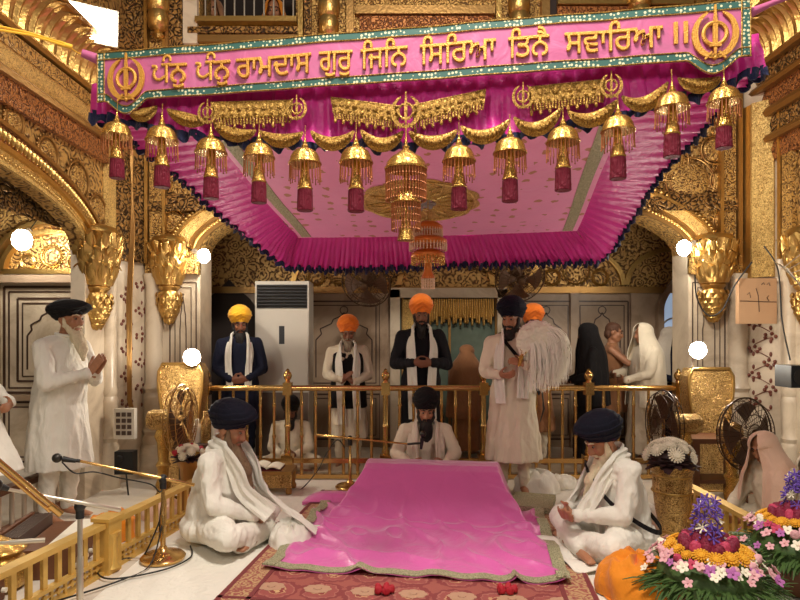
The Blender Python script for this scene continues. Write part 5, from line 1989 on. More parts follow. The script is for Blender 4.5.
def flower_mesh(kind):
    """unit flower, facing +Z, radius about 1"""
    m_ = MB()
    if kind in ('mum', 'marigold'):
        for lev, (n, r, tilt) in enumerate(((16, 1.0, 0.15), (14, 0.85, 0.5), (11, 0.62, 0.85), (7, 0.38, 1.15))):
            for i in range(n):
                a = 2 * PI * (i + 0.5 * (lev % 2)) / n
                d = V((cos(a) * cos(tilt), sin(a) * cos(tilt), sin(tilt)))
                m_.cap(d * r * 0.25 + V((0, 0, 0.05)), d * r * 0.9, 0.05, 0.13, 5)
        m_.ell((0, 0, 0.2), (0.4, 0.4, 0.35), 10, 6)
    elif kind == 'rose':
        for lev, (n, r, z) in enumerate(((6, 0.75, -0.1), (5, 0.55, 0.12), (4, 0.35, 0.3))):
            for i in range(n):
                a = 2 * PI * (i + 0.5 * (lev % 2)) / n
                m_.ell((r * 0.7 * cos(a), r * 0.7 * sin(a), z), (0.42, 0.16, 0.4), 8, 6, Matrix.Rotation(a + PI / 2, 3, 'Z') @ Matrix.Rotation(-0.4, 3, 'X'))
        m_.ell((0, 0, 0.3), 0.28, 8, 6)
    elif kind == 'orchid':
        for i in range(5):
            a = 2 * PI * i / 5
            m_.ell((0.52 * cos(a), 0.52 * sin(a), 0.05), (0.5, 0.36, 0.09), 8, 5, Matrix.Rotation(a, 3, 'Z') @ Matrix.Rotation(-0.25, 3, 'Y'))
        m_.ell((0, 0, 0.16), 0.17, 8, 6)
    elif kind == 'spike':                      # little star florets of a purple spray
        for i in range(6):
            a = 2 * PI * i / 6
            m_.cap((0, 0, 0), (0.9 * cos(a), 0.9 * sin(a), 0.3), 0.08, 0.16, 5)
        m_.ell((0, 0, 0.1), 0.16, 6, 5)
    return m_.mesh('flower_' + kind, 60)


FK = {k: flower_mesh(k) for k in ('mum', 'marigold', 'rose', 'orchid', 'spike')}


def flower(kind, mat, parent, p, n, r, name='flower'):
    key = (kind, mat)
    if key not in FM:
        me = FK[kind].copy()
        me.materials.clear()
        me.materials.append(M[mat])
        FM[key] = me
    o = bpy.data.objects.new({'mum': 'chrysanthemum', 'spike': 'spray_floret'}.get(kind, kind), FM[key])
    COL.objects.link(o)
    o.parent = parent
    o.location = p
    o.rotation_euler = (frame(n) @ Matrix.Rotation(rnd(0, 6), 3, 'Z')).to_euler()
    o.scale = (r, r, r)
    return o


def leaves(mbd, p, d, L, wd):
    d = V(d).normalized()
    sd = d.cross(V((0, 0, 1)))
    sd = sd.normalized() if sd.length > 0.1 else V((1, 0, 0))
    pts = [V(p) + d * (L * t) + V((0, 0, -0.25 * L * t * t)) for t in (0, 0.3, 0.65, 1.0)]
    mbd.strip(pts, lambda t: wd * (0.25 + sin(PI * min(0.98, t * 0.9 + 0.08))), 0.002, V((0, 0, 1)) + d * 0.2)


bq = thing('bouquet', 'white chrysanthemums with dark leaves in the tall gilt vase', 'flowers', (gx(670, 4.12), 4.12, 0.5))
fo = MB()
for i in range(60):
    a = rnd(0, 2 * PI)
    leaves(fo, (0.06 * cos(a), 0.06 * sin(a), 0.02), (cos(a), sin(a), rnd(0.0, 0.9)), rnd(0.1, 0.17), 0.05)
fo.ell((0, 0, 0.05), (0.13, 0.13, 0.08), 12, 8)
fo.build('foliage', 'leaf_dark', bq, 30)
for i in range(19):
    a, e = i * 2.4, 0.25 + 1.2 * (1 - i / 19.0)
    d = V((cos(a) * cos(e), sin(a) * cos(e), sin(e)))
    flower('mum', 'petal_white', bq, V((d.x * 0.16, d.y * 0.15, 0.03 + d.z * 0.14)), d, rnd(0.04, 0.055))

bq = thing('bouquet', 'small white and red posy behind the left seated man', 'flowers', (gx(189, 4.72), 4.72, 0.0))
MB().lathe([(0.08, 0), (0.1, 0.02), (0.06, 0.1), (0.07, 0.35), (0.1, 0.42), (0.09, 0.42)], (0, 0, 0), 20).build('pot', 'gold_warm', bq, 45)
fo = MB()
for i in range(30):
    a = rnd(0, 2 * PI)
    leaves(fo, (0.04 * cos(a), 0.04 * sin(a), 0.42), (cos(a), sin(a), rnd(0.1, 0.9)), rnd(0.08, 0.12), 0.035)
fo.build('foliage', 'leaf_dark', bq, 30)
for i in range(16):
    a, e = i * 2.4, 0.1 + 1.3 * (1 - i / 16.0)
    d = V((cos(a) * cos(e), sin(a) * cos(e), sin(e)))
    flower('mum' if i % 4 else 'rose', 'petal_white' if i % 4 else 'petal_red', bq, V((d.x * 0.12, d.y * 0.1, 0.45 + d.z * 0.08)), d, 0.035)


def big_basket(label, c, R, h):
    """ring of ferns, orchids, marigolds, roses and a purple spray on a basket"""
    t = thing('flower_basket', label, 'flowers', c)
    MB().lathe([(R * 0.5, 0.0), (R * 0.55, 0.03), (R * 0.62, h * 0.5), (R * 0.7, h * 0.62), (R * 0.6, h * 0.62)], (0, 0, 0), 28).build('basket', 'wood', t, 40)
    MB().ell((0, 0, h * 0.55), (R * 0.75, R * 0.75, h * 0.32), 20, 10).build('moss', 'leaf', t, 60)
    fo_ = MB()
    for i in range(420):
        a = rnd(0, 2 * PI)
        r = R * rnd(0.55, 0.9)
        z = h * (0.62 - 0.3 * (r / R - 0.5))
        leaves(fo_, (r * cos(a), r * sin(a), z), (cos(a + rnd(-0.6, 0.6)), sin(a + rnd(-0.6, 0.6)), rnd(-0.5, 0.35)), rnd(0.07, 0.15), rnd(0.006, 0.016))
    fo_.build('fern', 'leaf', t, 30)

    def dome(rr, a):
        z = h * (0.6 + 0.42 * math.sqrt(max(0, 1 - (rr / (R * 0.95)) ** 2)))
        n = V((cos(a) * rr / R, sin(a) * rr / R, 0.75)).normalized()
        return V((rr * cos(a), rr * sin(a), z)), n
    for i in range(46):
        p, n = dome(R * rnd(0.72, 0.97), 2 * PI * i / 46 * 3 + rnd(-0.05, 0.05))
        flower('orchid', random.choice(['petal_white', 'petal_pink', 'petal_pink', 'petal_mauve']), t, p + V((0, 0, rnd(-0.02, 0.02))), n + V((rnd(-.3, .3), rnd(-.3, .3), 0)), rnd(0.022, 0.034))
    for i in range(32):
        p, n = dome(R * rnd(0.58, 0.76), 2 * PI * i / 32 + rnd(-0.06, 0.06))
        flower('orchid' if i % 3 else 'rose', random.choice(['petal_white', 'petal_pink', 'petal_pink', 'petal_rose']), t, p, n, rnd(0.026, 0.036))
    for i in range(17):
        p, n = dome(R * rnd(0.46, 0.56), 2 * PI * i / 17)
        flower('marigold', 'petal_yellow', t, p, n, rnd(0.028, 0.046))
    for i in range(15):
        p, n = dome(R * rnd(0.3, 0.42), 2 * PI * i / 15)
        flower('rose', 'petal_maroon' if i % 3 else 'petal_rose', t, p + V((0, 0, 0.02)), n, rnd(0.042, 0.052))
    for i in range(6):
        p, n = dome(R * 0.15, 2 * PI * i / 6)
        flower('rose', 'petal_maroon', t, p + V((0, 0, 0.03)), n, 0.05)
    top = V((0, 0, h * 1.02))
    for i in range(34):
        e = i / 34
        a = i * 2.4
        flower('spike', 'petal_purple' if i % 6 else 'petal_white', t, top + V((0.05 * cos(a) * (1.2 - e * 0.5) + rnd(-.015, .015), 0.05 * sin(a) * (1.2 - e * 0.5), 0.03 + 0.2 * e + rnd(-.02, .02))), (cos(a), sin(a), 0.6), rnd(0.022, 0.034))
    return t


big_basket('big round flower basket in front, ringed by ferns with a purple spray', (gx(708, 3.0), 3.0, 0.012), 0.32, 0.34)
big_basket('round flower basket at the right photo edge, in front of the veiled women', (gx(797, 3.3), 3.3, 0.012), 0.3, 0.4)
M_ = [(384, 594, 'red rose heads lying on the carpet front edge, left of centre'), (507, 597, 'red rose heads lying on the carpet front edge, right of centre')]
for px, py, lb in M_:
    c = at(px, py, 3.2)
    t = thing('rose_heads', lb, 'flowers', (c.x, c.y, 0.03))
    for i in range(5):
        a = 2 * PI * i / 5
        flower('rose', 'petal_red', t, V((0.04 * cos(a), 0.03 * sin(a), 0.02)), (cos(a) * 0.4, sin(a) * 0.4 - 0.2, 1), 0.03)

# gallery railing upstairs
gr = thing('gallery_railing', 'barred gallery opening railing high on the back wall', 'railing', (gx(248, YB), YB + 0.05, gz(22, YB)))
bars = 10
MB().bbox(-0.48, 0.48, -0.02, 0.02, 0.0, 0.03).build('rail', 'gold', gr, 0)
for k in range(bars):
    x = -0.44 + 0.88 * k / (bars - 1)
    MB().cyl((x, 0, 0.03), (x, 0, 0.8), 0.009, None, 8).build('bar', 'steel', gr, 50)
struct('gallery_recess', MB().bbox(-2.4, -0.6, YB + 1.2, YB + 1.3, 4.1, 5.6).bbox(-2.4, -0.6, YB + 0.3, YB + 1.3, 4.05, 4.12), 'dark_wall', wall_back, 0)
# ------------------------------------------------------------------ people


def hand(mb, wrist, d, n, side, curl=0.25, k=1.0, spread=0.12):
    """palm, four jointed fingers and a thumb; d along the fingers, n out of the palm"""
    w = V(wrist)
    d = V(d).normalized()
    n = V(n)
    n = (n - d * n.dot(d)).normalized()
    s = d.cross(n) * side                     # towards the thumb
    for t, wd in ((-0.012, 0.9), (0.012, 1.0), (0.03, 0.95)):
        pass
    mb.cap(w - d * 0.03, w + d * 0.02, 0.026 * k, 0.028 * k, 10, flat=(1.0, 0.8), up=n)
    for o in (-0.027, -0.009, 0.009, 0.027):
        mb.cap(w + d * 0.02 + s * o * 0.75 * k, w + d * 0.085 * k + s * o * k, 0.014 * k, 0.0115 * k, 8)
    mb.ell(w + d * 0.045 * k, (0.02 * k,) * 3, 8, 6)
    for o, L in ((0.031, 0.072), (0.0105, 0.082), (-0.0105, 0.076), (-0.031, 0.06)):
        p = w + d * 0.086 * k + s * o * k
        dd = (d + s * (o * 4 * spread)).normalized()
        r = 0.0092 * k
        for q, seg in enumerate((0.45, 0.32, 0.25)):
            a = curl * (0.8 + 0.5 * q)
            dd = (dd * cos(a) + n * sin(a)).normalized()
            p2 = p + dd * (L * seg * k)
            mb.cap(p, p2, r, r * 0.92, 7)
            p, r = p2, r * 0.92
    p = w + d * 0.02 * k + s * 0.024 * k
    for q, (dd, L) in enumerate((((d * 0.65 + s * 0.75 + n * 0.25), 0.04), ((d * 0.8 + s * 0.45 + n * 0.35), 0.034), ((d * 0.95 + s * 0.15 + n * 0.4), 0.028))):
        dd = dd.normalized()
        p2 = p + dd * (L * k)
        mb.cap(p, p2, (0.0135 - 0.0015 * q) * k, (0.012 - 0.0015 * q) * k, 8)
        p = p2


def head_shells(mb, c, R, female=False):
    c = V(c)

    def q(x, y, z):
        return c + R @ V((x, y, z))

    def e(p, r):
        mb.ell(q(*p), r, 16, 12, R)
    e((0, 0.012, 0.03), (0.075, 0.094, 0.09))
    e((0, -0.03, -0.035), (0.06, 0.066, 0.085))
    e((0, -0.066, -0.098), (0.028, 0.024, 0.022))
    for s in (-1, 1):
        e((0.04 * s, -0.066, -0.022), (0.024, 0.024, 0.026))
        e((0.079 * s, 0.012, -0.008), (0.011, 0.022, 0.034))
        mb.cap(q(0.012 * s, -0.09, 0.03), q(0.046 * s, -0.078, 0.032), 0.012, 0.01, 8)
        e((0.014 * s, -0.098, -0.036), (0.011, 0.012, 0.01))
        mb.cap(q(0.055 * s, 0.0, -0.06), q(0.02 * s, -0.062, -0.1), 0.024, 0.02, 8)
    mb.cap(q(0, -0.09, 0.022), q(0, -0.112, -0.032), 0.009, 0.015, 10)
    mb.cap(q(-0.02, -0.09, -0.064), q(0.02, -0.09, -0.064), 0.0075, None, 8)
    mb.cap(q(-0.017, -0.088, -0.077), q(0.017, -0.088, -0.077), 0.0085, None, 8)


def eyes(root, c, R, brow_mat):
    c = V(c)
    for s in (-1, 1):
        e = MB().ell(c + R @ V((0.031 * s, -0.083, 0.009)), (0.0135, 0.008, 0.007), 10, 8, R)
        eo = e.build('eye', 'sclera', root, 60)
        MB().ell(c + R @ V((0.031 * s, -0.0905, 0.008)), (0.0068, 0.004, 0.0075), 8, 6, R).build('iris', 'eye', eo, 60)
        b = MB().tube([c + R @ V((0.013 * s, -0.1, 0.034)), c + R @ V((0.033 * s, -0.094, 0.041)), c + R @ V((0.052 * s, -0.08, 0.034))], [0.005, 0.006, 0.003], 6)
        b.build('eyebrow', brow_mat, root, 60)


def turban(root, c, R, mat, size=(0.112, 0.138, 0.2), tilt=0.0, lay=6.0, seed=0, flat=0.0):
    c = V(c)

    def fn(u, v):
        th = 2 * PI * u                      # 0 = front
        fr = math.atan2(sin(th), cos(th))
        hem = 0.05 - 0.075 * ((1 - cos(fr)) / 2) ** 1.3 - 0.018 * sin(fr) ** 2 + 0.026 * math.exp(-(fr / 0.28) ** 2)
        t = v * PI / 2 * 0.995
        rad = max(0.0, cos(t)) ** 0.72
        bul = 1 + 0.2 * sin(PI * min(1, v * 1.1))
        rx, ry = 0.086 + (size[0] - 0.086) * min(1, v * 3.6), 0.104 + (size[1] - 0.104) * min(1, v * 3.6)
        top = size[2] + 0.03 * cos(fr) * (1 - v)
        z = hem + (top - hem + 0.02) * sin(t) ** (1.0 + flat)
        wv = z / (size[2] * 0.2) + 3.6 * abs(sin(fr * 0.5)) * (0.75 if fr > 0 else 1.15) + (0.5 if fr > 0 else 0) + 0.2 * noise.noise(V((fr * 2, z * 20, seed)))
        saw = wv - math.floor(wv)
        k = 1 + 0.075 * (saw - 0.45) * (1 - v ** 5)
        x = rx * bul * rad * sin(th) * k
        y = -ry * bul * rad * cos(th) * k + 0.014 + 0.02 * v
        return c + R @ V((x, y, z))
    m_ = MB().grid(fn, 96, 64, 0.0)
    m_.ell(c + R @ V((0, 0.012, 0.06)), (0.09, 0.106, 0.07), 16, 8, R)
    return m_.build('turban', mat, root, 70)


def beard(root, c, R, mat, L=0.16, wd=1.0, vox=0.007, chest=None):
    c = V(c)
    mb = MB()

    def q(x, y, z):
        return c + R @ V((x, y, z))
    for s in (-1, 1):
        mb.cap(q(0.068 * s, -0.012, 0.0), q(0.062 * s, -0.03, -0.06), 0.014, 0.022, 8)
        mb.cap(q(0.062 * s, -0.026, -0.058), q(0.02 * s, -0.076, -0.112), 0.024, 0.03, 8)
        mb.cap(q(0.004 * s, -0.102, -0.05), q(0.036 * s, -0.088, -0.062), 0.0105, 0.009, 8)
    mb.cap(q(0, -0.078, -0.118), q(0, -0.082, -0.145), 0.04, 0.048, 12)
    end = chest if chest is not None else q(0, -0.085, -0.12 - L)
    p1 = q(0, -0.085, -0.13)
    mid = p1.lerp(end, 0.5) + R @ V((0, -0.015, 0))
    mb.cap(p1, mid, 0.056 * wd, 0.05 * wd, 12, flat=(1.0, 0.7), up=R @ V((0, -1, 0)))
    mb.cap(mid, end, 0.05 * wd, 0.016 * wd, 12, flat=(1.0, 0.65), up=R @ V((0, -1, 0)))
    me = blob(mb, vox, 2, 0.008, 34, 0.18)
    return link('beard', me, mat, root)


def ring(c, rx, ry, n=40, amp=0.0, k=9, ph=0.0, R=None):
    o = []
    for j in range(n):
        a = 2 * PI * j / n
        f = 1 + amp * (sin(k * a + ph) + 0.6 * sin((k * 2 - 3) * a + 2 * ph + 1))
        p = V((rx * f * cos(a), ry * f * sin(a), 0))
        o.append(V(c) + (R @ p if R is not None else p))
    return o


STAND = dict(neck=(0, 0.0, 1.46), head=(0, -0.025, 1.605), hr=(0, 0.12, 0), sh={-1: (-0.185, 0, 1.385), 1: (0.185, 0, 1.385)},
             el={-1: (-0.25, -0.02, 1.11), 1: (0.25, -0.02, 1.11)}, wr={-1: (-0.1, -0.25, 1.03), 1: (0.1, -0.25, 1.03)},
             hd={-1: ((0.85, -0.3, -0.05), (0.2, 0.9, 0.1)), 1: ((-0.85, -0.3, -0.12), (-0.2, 0.9, 0.1))}, curl=0.35,
             hip={-1: (-0.09, 0, 0.9), 1: (0.09, 0, 0.9)}, kn={-1: (-0.1, -0.02, 0.48), 1: (0.1, -0.02, 0.48)}, an={-1: (-0.1, 0.02, 0.08), 1: (0.1, 0.02, 0.08)},
             toe={-1: (-0.13, -0.16, 0.028), 1: (0.13, -0.16, 0.028)}, seat=False)
SIT = dict(neck=(0, -0.07, 0.63), head=(0, -0.13, 0.765), hr=(0, 0.35, 0), sh={-1: (-0.18, -0.04, 0.56), 1: (0.18, -0.04, 0.56)},
           el={-1: (-0.24, -0.14, 0.31), 1: (0.24, -0.14, 0.31)}, wr={-1: (-0.075, -0.36, 0.25), 1: (0.075, -0.36, 0.25)},
           hd={-1: ((0.8, -0.45, -0.15), (0.3, 0.8, 0.3)), 1: ((-0.8, -0.45, -0.15), (-0.3, 0.8, 0.3))}, curl=0.4,
           hip={-1: (-0.1, 0.02, 0.13), 1: (0.1, 0.02, 0.13)}, kn={-1: (-0.34, -0.3, 0.14), 1: (0.34, -0.3, 0.14)}, an={-1: (0.12, -0.4, 0.075), 1: (-0.12, -0.37, 0.075)},
           toe={-1: (0.26, -0.42, 0.05), 1: (-0.26, -0.36, 0.05)}, seat=True)


def pose(base, **kw):
    d = dict(base)
    for k, v in kw.items():
        if isinstance(v, dict) and isinstance(d.get(k), dict):
            q = dict(d[k])
            q.update(v)
            d[k] = q
        else:
            d[k] = v
    return d


def mir(x, y, z):
    return {-1: (-x, y, z), 1: (x, y, z)}


def body(root, J, skin, vox=0.009, bare=True, hands=(-1, 1)):
    mb = MB()
    neck, head = V(J['neck']), V(J['head'])
    R = rotm(*J['hr'])
    head_shells(mb, head, R)
    mb.cap(neck - V((0, 0, 0.03)), head + R @ V((0, 0.02, -0.07)), 0.055, 0.05, 12)
    hips = (V(J['hip'][-1]) + V(J['hip'][1])) / 2
    chest = neck + (hips - neck) * 0.3
    mb.cap(hips + V((0, 0, 0.05)), chest, 0.1, 0.12, 14)
    for s in (-1, 1):
        sh, el, wr = V(J['sh'][s]), V(J['el'][s]), V(J['wr'][s])
        mb.cap(chest + V((0.05 * s, 0, 0)), sh - V((0.02 * s, 0, 0.01)), 0.09, 0.055, 10)
        mb.cap(neck - V((0, 0, 0.03)), sh - V((0.01 * s, 0, 0)), 0.05, 0.045, 10)
        mb.cap(sh, el, 0.047, 0.038, 10)
        mb.cap(el, wr, 0.038, 0.026, 10)
        if s in hands:
            hand(mb, wr, J['hd'][s][0], J['hd'][s][1], -s, J['curl'])
        mb.cap(J['hip'][s], J['kn'][s], 0.078, 0.052, 10)
        mb.cap(J['kn'][s], J['an'][s], 0.05, 0.034, 10)
        an, toe = V(J['an'][s]), V(J['toe'][s])
        mb.cap(an - V((0, 0, 0.03)) - (toe - an).normalized() * 0.03, an, 0.034, 0.034, 8)
        mb.cap(an - V((0, 0, 0.025)), toe, 0.034, 0.024, 8, flat=(1.2, 0.9), up=(0, 0, 1))
        for k in range(5):
            dr = (toe - an)
            dr.z = 0
            dr.normalize()
            sd = V((-dr.y, dr.x, 0))
            p = toe + sd * (0.011 * (k - 2))
            mb.cap(p, p + dr * (0.03 - 0.003 * abs(k - 1)), 0.01, 0.008, 6)
    me = blob(mb, vox, 2)
    return link('body', me, skin, root)


def garment(root, name, mat, J, hem=0.5, flare=1.0, belly=0.0, vox=0.011, fold=0.013, sleeves=True, amp=0.05, k=9, sleeve_r=1.0, split=False, sm=3, top=True):
    """long shirt: torso, skirt and sleeves in one skin"""
    mb = MB()
    neck = V(J['neck'])
    hips = (V(J['hip'][-1]) + V(J['hip'][1])) / 2
    hips = hips + V((0, 0, 0.04))
    ax = hips - neck

    def sp(t):
        return neck + ax * t
    up = (neck - hips).normalized()
    Rt = V((0, 0, 1)).rotation_difference(up).to_matrix()
    shw = (V(J['sh'][1]) - V(J['sh'][-1])).length / 2
    prof = [(-0.03, 0.062, 0.066), (0.03, 0.09, 0.075), (0.1, shw * 0.82, 0.095), (0.17, shw * 1.02, 0.118), (0.32, shw * 1.06, 0.14), (0.55, shw * 0.98, 0.145 + belly), (0.78, shw * 1.0, 0.152 + belly * 0.9), (1.0, shw * 1.1, 0.165 + belly * 0.4)]
    rs = [ring(sp(t), a, b, 40, 0, 9, 0, Rt) for t, a, b in prof]
    if not J['seat']:
        z0 = hips.z
        nst = 8
        for i in range(1, nst + 1):
            t = i / nst
            z = z0 + (hem - z0) * t
            rs.append(ring((hips.x, hips.y, z), shw * (1.1 + 0.22 * t * flare), 0.17 + 0.045 * t * flare + belly * 0.3, 40, amp * t, k, 0.6 * t))
        mb.rings(rs)
    else:
        mb.rings(rs)
        mb.ell(hips - V((0, -0.02, 0.06)), (0.235, 0.2, 0.115), 18, 12)
        for s in (-1, 1):
            mb.cap(hips + V((0.08 * s, -0.02, -0.02)), V(J['kn'][s]) + (hips - V(J['kn'][s])) * 0.25 + V((0, 0, 0.0)), 0.115, 0.085, 14)
    if sleeves:
        for s in (-1, 1):
            sh, el, wr = V(J['sh'][s]), V(J['el'][s]), V(J['wr'][s])
            mb.cap(sp(0.16), sh, 0.1, 0.072, 12)
            mb.cap(sh, el, 0.072 * sleeve_r, 0.063 * sleeve_r, 12)
            e2 = el.lerp(wr, 0.93)
            mb.cap(el, e2, 0.062 * sleeve_r, 0.04 * sleeve_r, 12)
            mb.cap(e2 - (wr - el).normalized() * 0.03, e2, 0.043 * sleeve_r, 0.045 * sleeve_r, 12)
    me = blob(mb, vox, sm, fold * 0.75, 8.5, 0.38 if not J['seat'] else 0.6)
    return link(name, me, mat, root)


def trousers(root, mat, J, vox=0.012, loose=1.0, fold=0.011):
    mb = MB()
    hips = (V(J['hip'][-1]) + V(J['hip'][1])) / 2
    for s in (-1, 1):
        r = 1.0 if not J['seat'] else 0.98
        mb.cap(J['hip'][s], J['kn'][s], 0.105 * r * loose, 0.08 * r * loose, 14)
        an = V(J['an'][s])
        kn = V(J['kn'][s])
        e = kn.lerp(an, 0.95)
        mb.cap(kn, e, 0.078 * r * loose, 0.05 * loose, 14)
        if J['seat']:
            mb.cap(kn.lerp(an, 0.3) - V((0, 0, 0.05)), kn.lerp(an, 0.9) - V((0, 0, 0.03)), 0.07, 0.05, 12)
    mb.ell(hips, (0.17, 0.13, 0.12), 14, 10)
    for p in mb.v:
        if p.z < 0.006:
            p.z = 0.006
    me = blob(mb, vox, 3, fold * (0.6 if J['seat'] else 1.0), 11 if J['seat'] else 8, 0.8)
    for vt in me.vertices:
        if vt.co.z < 0.004:
            vt.co.z = 0.004
    return link('trousers', me, mat, root)


def stole(root, name, mat, pts, wd=0.12, th=0.014, out=(0, -1, 0), n=60, ruf=0.012):
    """scarf lying over the shoulders; pts are centre points of the band"""
    pts = [V(p) for p in pts]
    path = []
    for i in range(n + 1):
        t = i / n * (len(pts) - 1)
        k = min(int(t), len(pts) - 2)
        f = t - k
        p0, p1, p2, p3 = pts[max(k - 1, 0)], pts[k], pts[k + 1], pts[min(k + 2, len(pts) - 1)]
        path.append(0.5 * ((2 * p1) + (p2 - p0) * f + (2 * p0 - 5 * p1 + 4 * p2 - p3) * f * f + (-p0 + 3 * p1 - 3 * p2 + p3) * f ** 3))
    cen = V((0, 0, 0))
    for p in pts:
        cen += p
    cen /= len(pts)
    W = 8
    vs = []
    for i, p in enumerate(path):
        t = (path[min(i + 1, n)] - path[max(i - 1, 0)]).normalized()
        o = p - V((cen.x, cen.y + 0.05, p.z))
        if o.length < 1e-4:
            o = V(out)
        o.normalize()
        o = (o + V((0, 0, 0.55 if abs(t.z) < 0.6 else 0.05))).normalized()
        sd = t.cross(o).normalized()
        o = sd.cross(t)
        if o.dot(p - V((cen.x, cen.y + 0.05, p.z))) < 0:
            o = -o
        for j in range(W + 1):
            u = (j / W - 0.5)
            vs.append(p + sd * (wd * u) + o * (ruf * sin(u * 15 + 3 * sin(i * 0.11)) + 0.01 * noise.noise(V((i * 0.15, u * 4, 2)))))
    fn = lambda u, v: vs[round(v * n) * (W + 1) + round(u * W)]
    m_ = MB().grid(fn, W, n, th)
    return m_.build(name, mat, root, 80)


def cuff_collar(root, J, mat):
    neck = V(J['neck'])
    m_ = MB().tube([neck + V((0.066 * cos(a), 0.066 * sin(a) - 0.006, 0.012 + 0.012 * sin(a))) for a in [2 * PI * i / 24 for i in range(24)]], 0.012, 8, close=True)
    m_.build('collar', mat, root, 60)


def person(label, loc, rz, s=1.0, group=None):
    r = thing('person', label, 'person', loc, rz, group)
    r.scale = (s, s, s)
    return r


def dress_head(r, J, skin, tb=None, bd=None, bL=0.16, bw=1.0, tsize=(0.112, 0.138, 0.2), brow=None, vox=0.007, chest=None, seed=0):
    R = rotm(*J['hr'])
    eyes(r, J['head'], R, brow or bd or 'beard_black')
    if tb:
        turban(r, J['head'], R, tb, tsize, seed=seed)
    if bd:
        beard(r, J['head'], R, bd, bL, bw, vox, chest)


D = math.radians
# 1 --- standing worshipper at left, palms together, facing right
J = pose(STAND, neck=(0, -0.06, 1.45), head=(0, -0.115, 1.585), hr=(0, 0.1, 0), sh=mir(0.18, -0.04, 1.37), el=mir(0.225, -0.13, 1.1), wr={-1: (-0.03, -0.34, 1.17), 1: (0.03, -0.34, 1.17)},
         hd={-1: ((0.06, -0.62, 0.78), (1, 0, 0)), 1: ((-0.06, -0.62, 0.78), (-1, 0, 0))}, curl=0.05)
r = person('standing person at far left in white, black turban and long pale beard, palms together', (gx(59, 4.55), 4.55, 0), D(72), 0.96)
body(r, J, 'skin', 0.0075)
garment(r, 'kurta', 'white', J, 0.42, 1.25, 0.05, 0.01, 0.014)
trousers(r, 'white', J, loose=1.05)
cuff_collar(r, J, 'white')
dress_head(r, J, 'skin', 'black', 'beard_white', 0.2, 1.0, (0.13, 0.165, 0.135), chest=(0, -0.245, 1.27))

# 2 --- white-clad person half outside the left edge
J = pose(STAND, el=mir(0.26, 0.0, 1.1), wr=mir(0.2, -0.2, 0.95))
r = person('partly visible person in flaring white tunic cut by the left photo edge', (gx(-37, 3.95), 3.95, 0), D(95), 0.97)
body(r, J, 'skin', 0.011)
garment(r, 'kurta', 'white', J, 0.5, 3.6, 0.03, 0.012, 0.012)
trousers(r, 'white', J)
dress_head(r, J, 'skin', 'navy_turban', 'beard_grey', 0.12)

# 3 --- seated left man in profile
J = pose(SIT, neck=(0, -0.045, 0.625), head=(0, -0.1, 0.755), hr=(0.0, 0.36, 0), el=mir(0.235, -0.09, 0.31), wr={-1: (-0.06, -0.31, 0.2), 1: (0.06, -0.31, 0.2)}, kn=mir(0.34, -0.24, 0.14), an={-1: (0.12, -0.33, 0.075), 1: (-0.12, -0.3, 0.075)}, toe={-1: (0.26, -0.35, 0.05), 1: (-0.26, -0.3, 0.05)})
r = person('seated person left of the platform in white, dark navy turban, long brown beard, facing right', (gx(217, 4.05), 4.05, 0.014), D(80), 1.0)
body(r, J, 'skin', 0.0075)
garment(r, 'kurta', 'white', J, belly=0.03, vox=0.009, fold=0.014)
trousers(r, 'white', J, loose=1.08)
dress_head(r, J, 'skin', 'navy_turban', 'beard_brown', 0.24, 1.05, (0.12, 0.152, 0.185), chest=(0.0, -0.25, 0.36))
stole(r, 'stole', 'white', [(-0.1, -0.42, 0.22), (-0.11, -0.25, 0.36), (-0.115, -0.19, 0.5), (-0.1, -0.09, 0.63), (-0.06, 0.02, 0.665), (0.06, 0.02, 0.665), (0.1, -0.09, 0.63), (0.12, -0.2, 0.5), (0.115, -0.26, 0.36), (0.1, -0.42, 0.24), (0.1, -0.56, 0.15), (0.12, -0.66, 0.06)], 0.11)
m_ = MB()
lump_ = MB().grid(lambda u, v: V((0.06 + 0.19 * cos(2 * PI * u) * cos(v * PI / 2) ** 0.6 * (1 + 0.15 * noise.noise(V((cos(2 * PI * u) * 2, sin(2 * PI * u) * 2, v * 3)))), -0.5 + 0.14 * sin(2 * PI * u) * cos(v * PI / 2) ** 0.6, max(0.0, 0.13 * sin(v * PI / 2) * (1 + 0.4 * noise.noise(V((cos(2 * PI * u) * 4, sin(2 * PI * u) * 4, v * 5))) + 0.1 * sin(2 * PI * u * 9))))), 48, 14)
lump_.build('shawl_end', 'white', r, 80)
tl = MB().grid(lambda u, v: V((0.18 + 0.14 * u + 0.03 * sin(v * 7), 0.1 - 0.75 * v + 0.02 * sin(u * 5), 0.012 + 0.035 * abs(sin(u * 8 + v * 9)) * (1 - 0.3 * v))), 16, 40, 0.01)
tl.build('shawl_tail', 'white', r, 80)

# 4 --- seated right man, head bowed
J = pose(SIT, neck=(0, -0.06, 0.61), head=(0, -0.13, 0.725), hr=(0.0, 0.5, 0), el=mir(0.225, -0.11, 0.3), wr={-1: (-0.055, -0.35, 0.28), 1: (0.055, -0.35, 0.27)}, kn=mir(0.33, -0.25, 0.14), an={-1: (0.12, -0.34, 0.075), 1: (-0.12, -0.31, 0.075)}, toe={-1: (0.26, -0.36, 0.05), 1: (-0.26, -0.31, 0.05)})
r = person('seated person right of the platform in white, navy turban, white beard, facing left', (gx(620, 3.86), 3.86, 0.014), D(-78), 0.98)
body(r, J, 'skin', 0.0075)
garment(r, 'kurta', 'white', J, belly=0.03, vox=0.009, fold=0.014)
trousers(r, 'white', J, loose=1.08)
dress_head(r, J, 'skin', 'navy_turban', 'beard_white', 0.2, 1.0, (0.12, 0.15, 0.185), chest=(0.0, -0.25, 0.38))
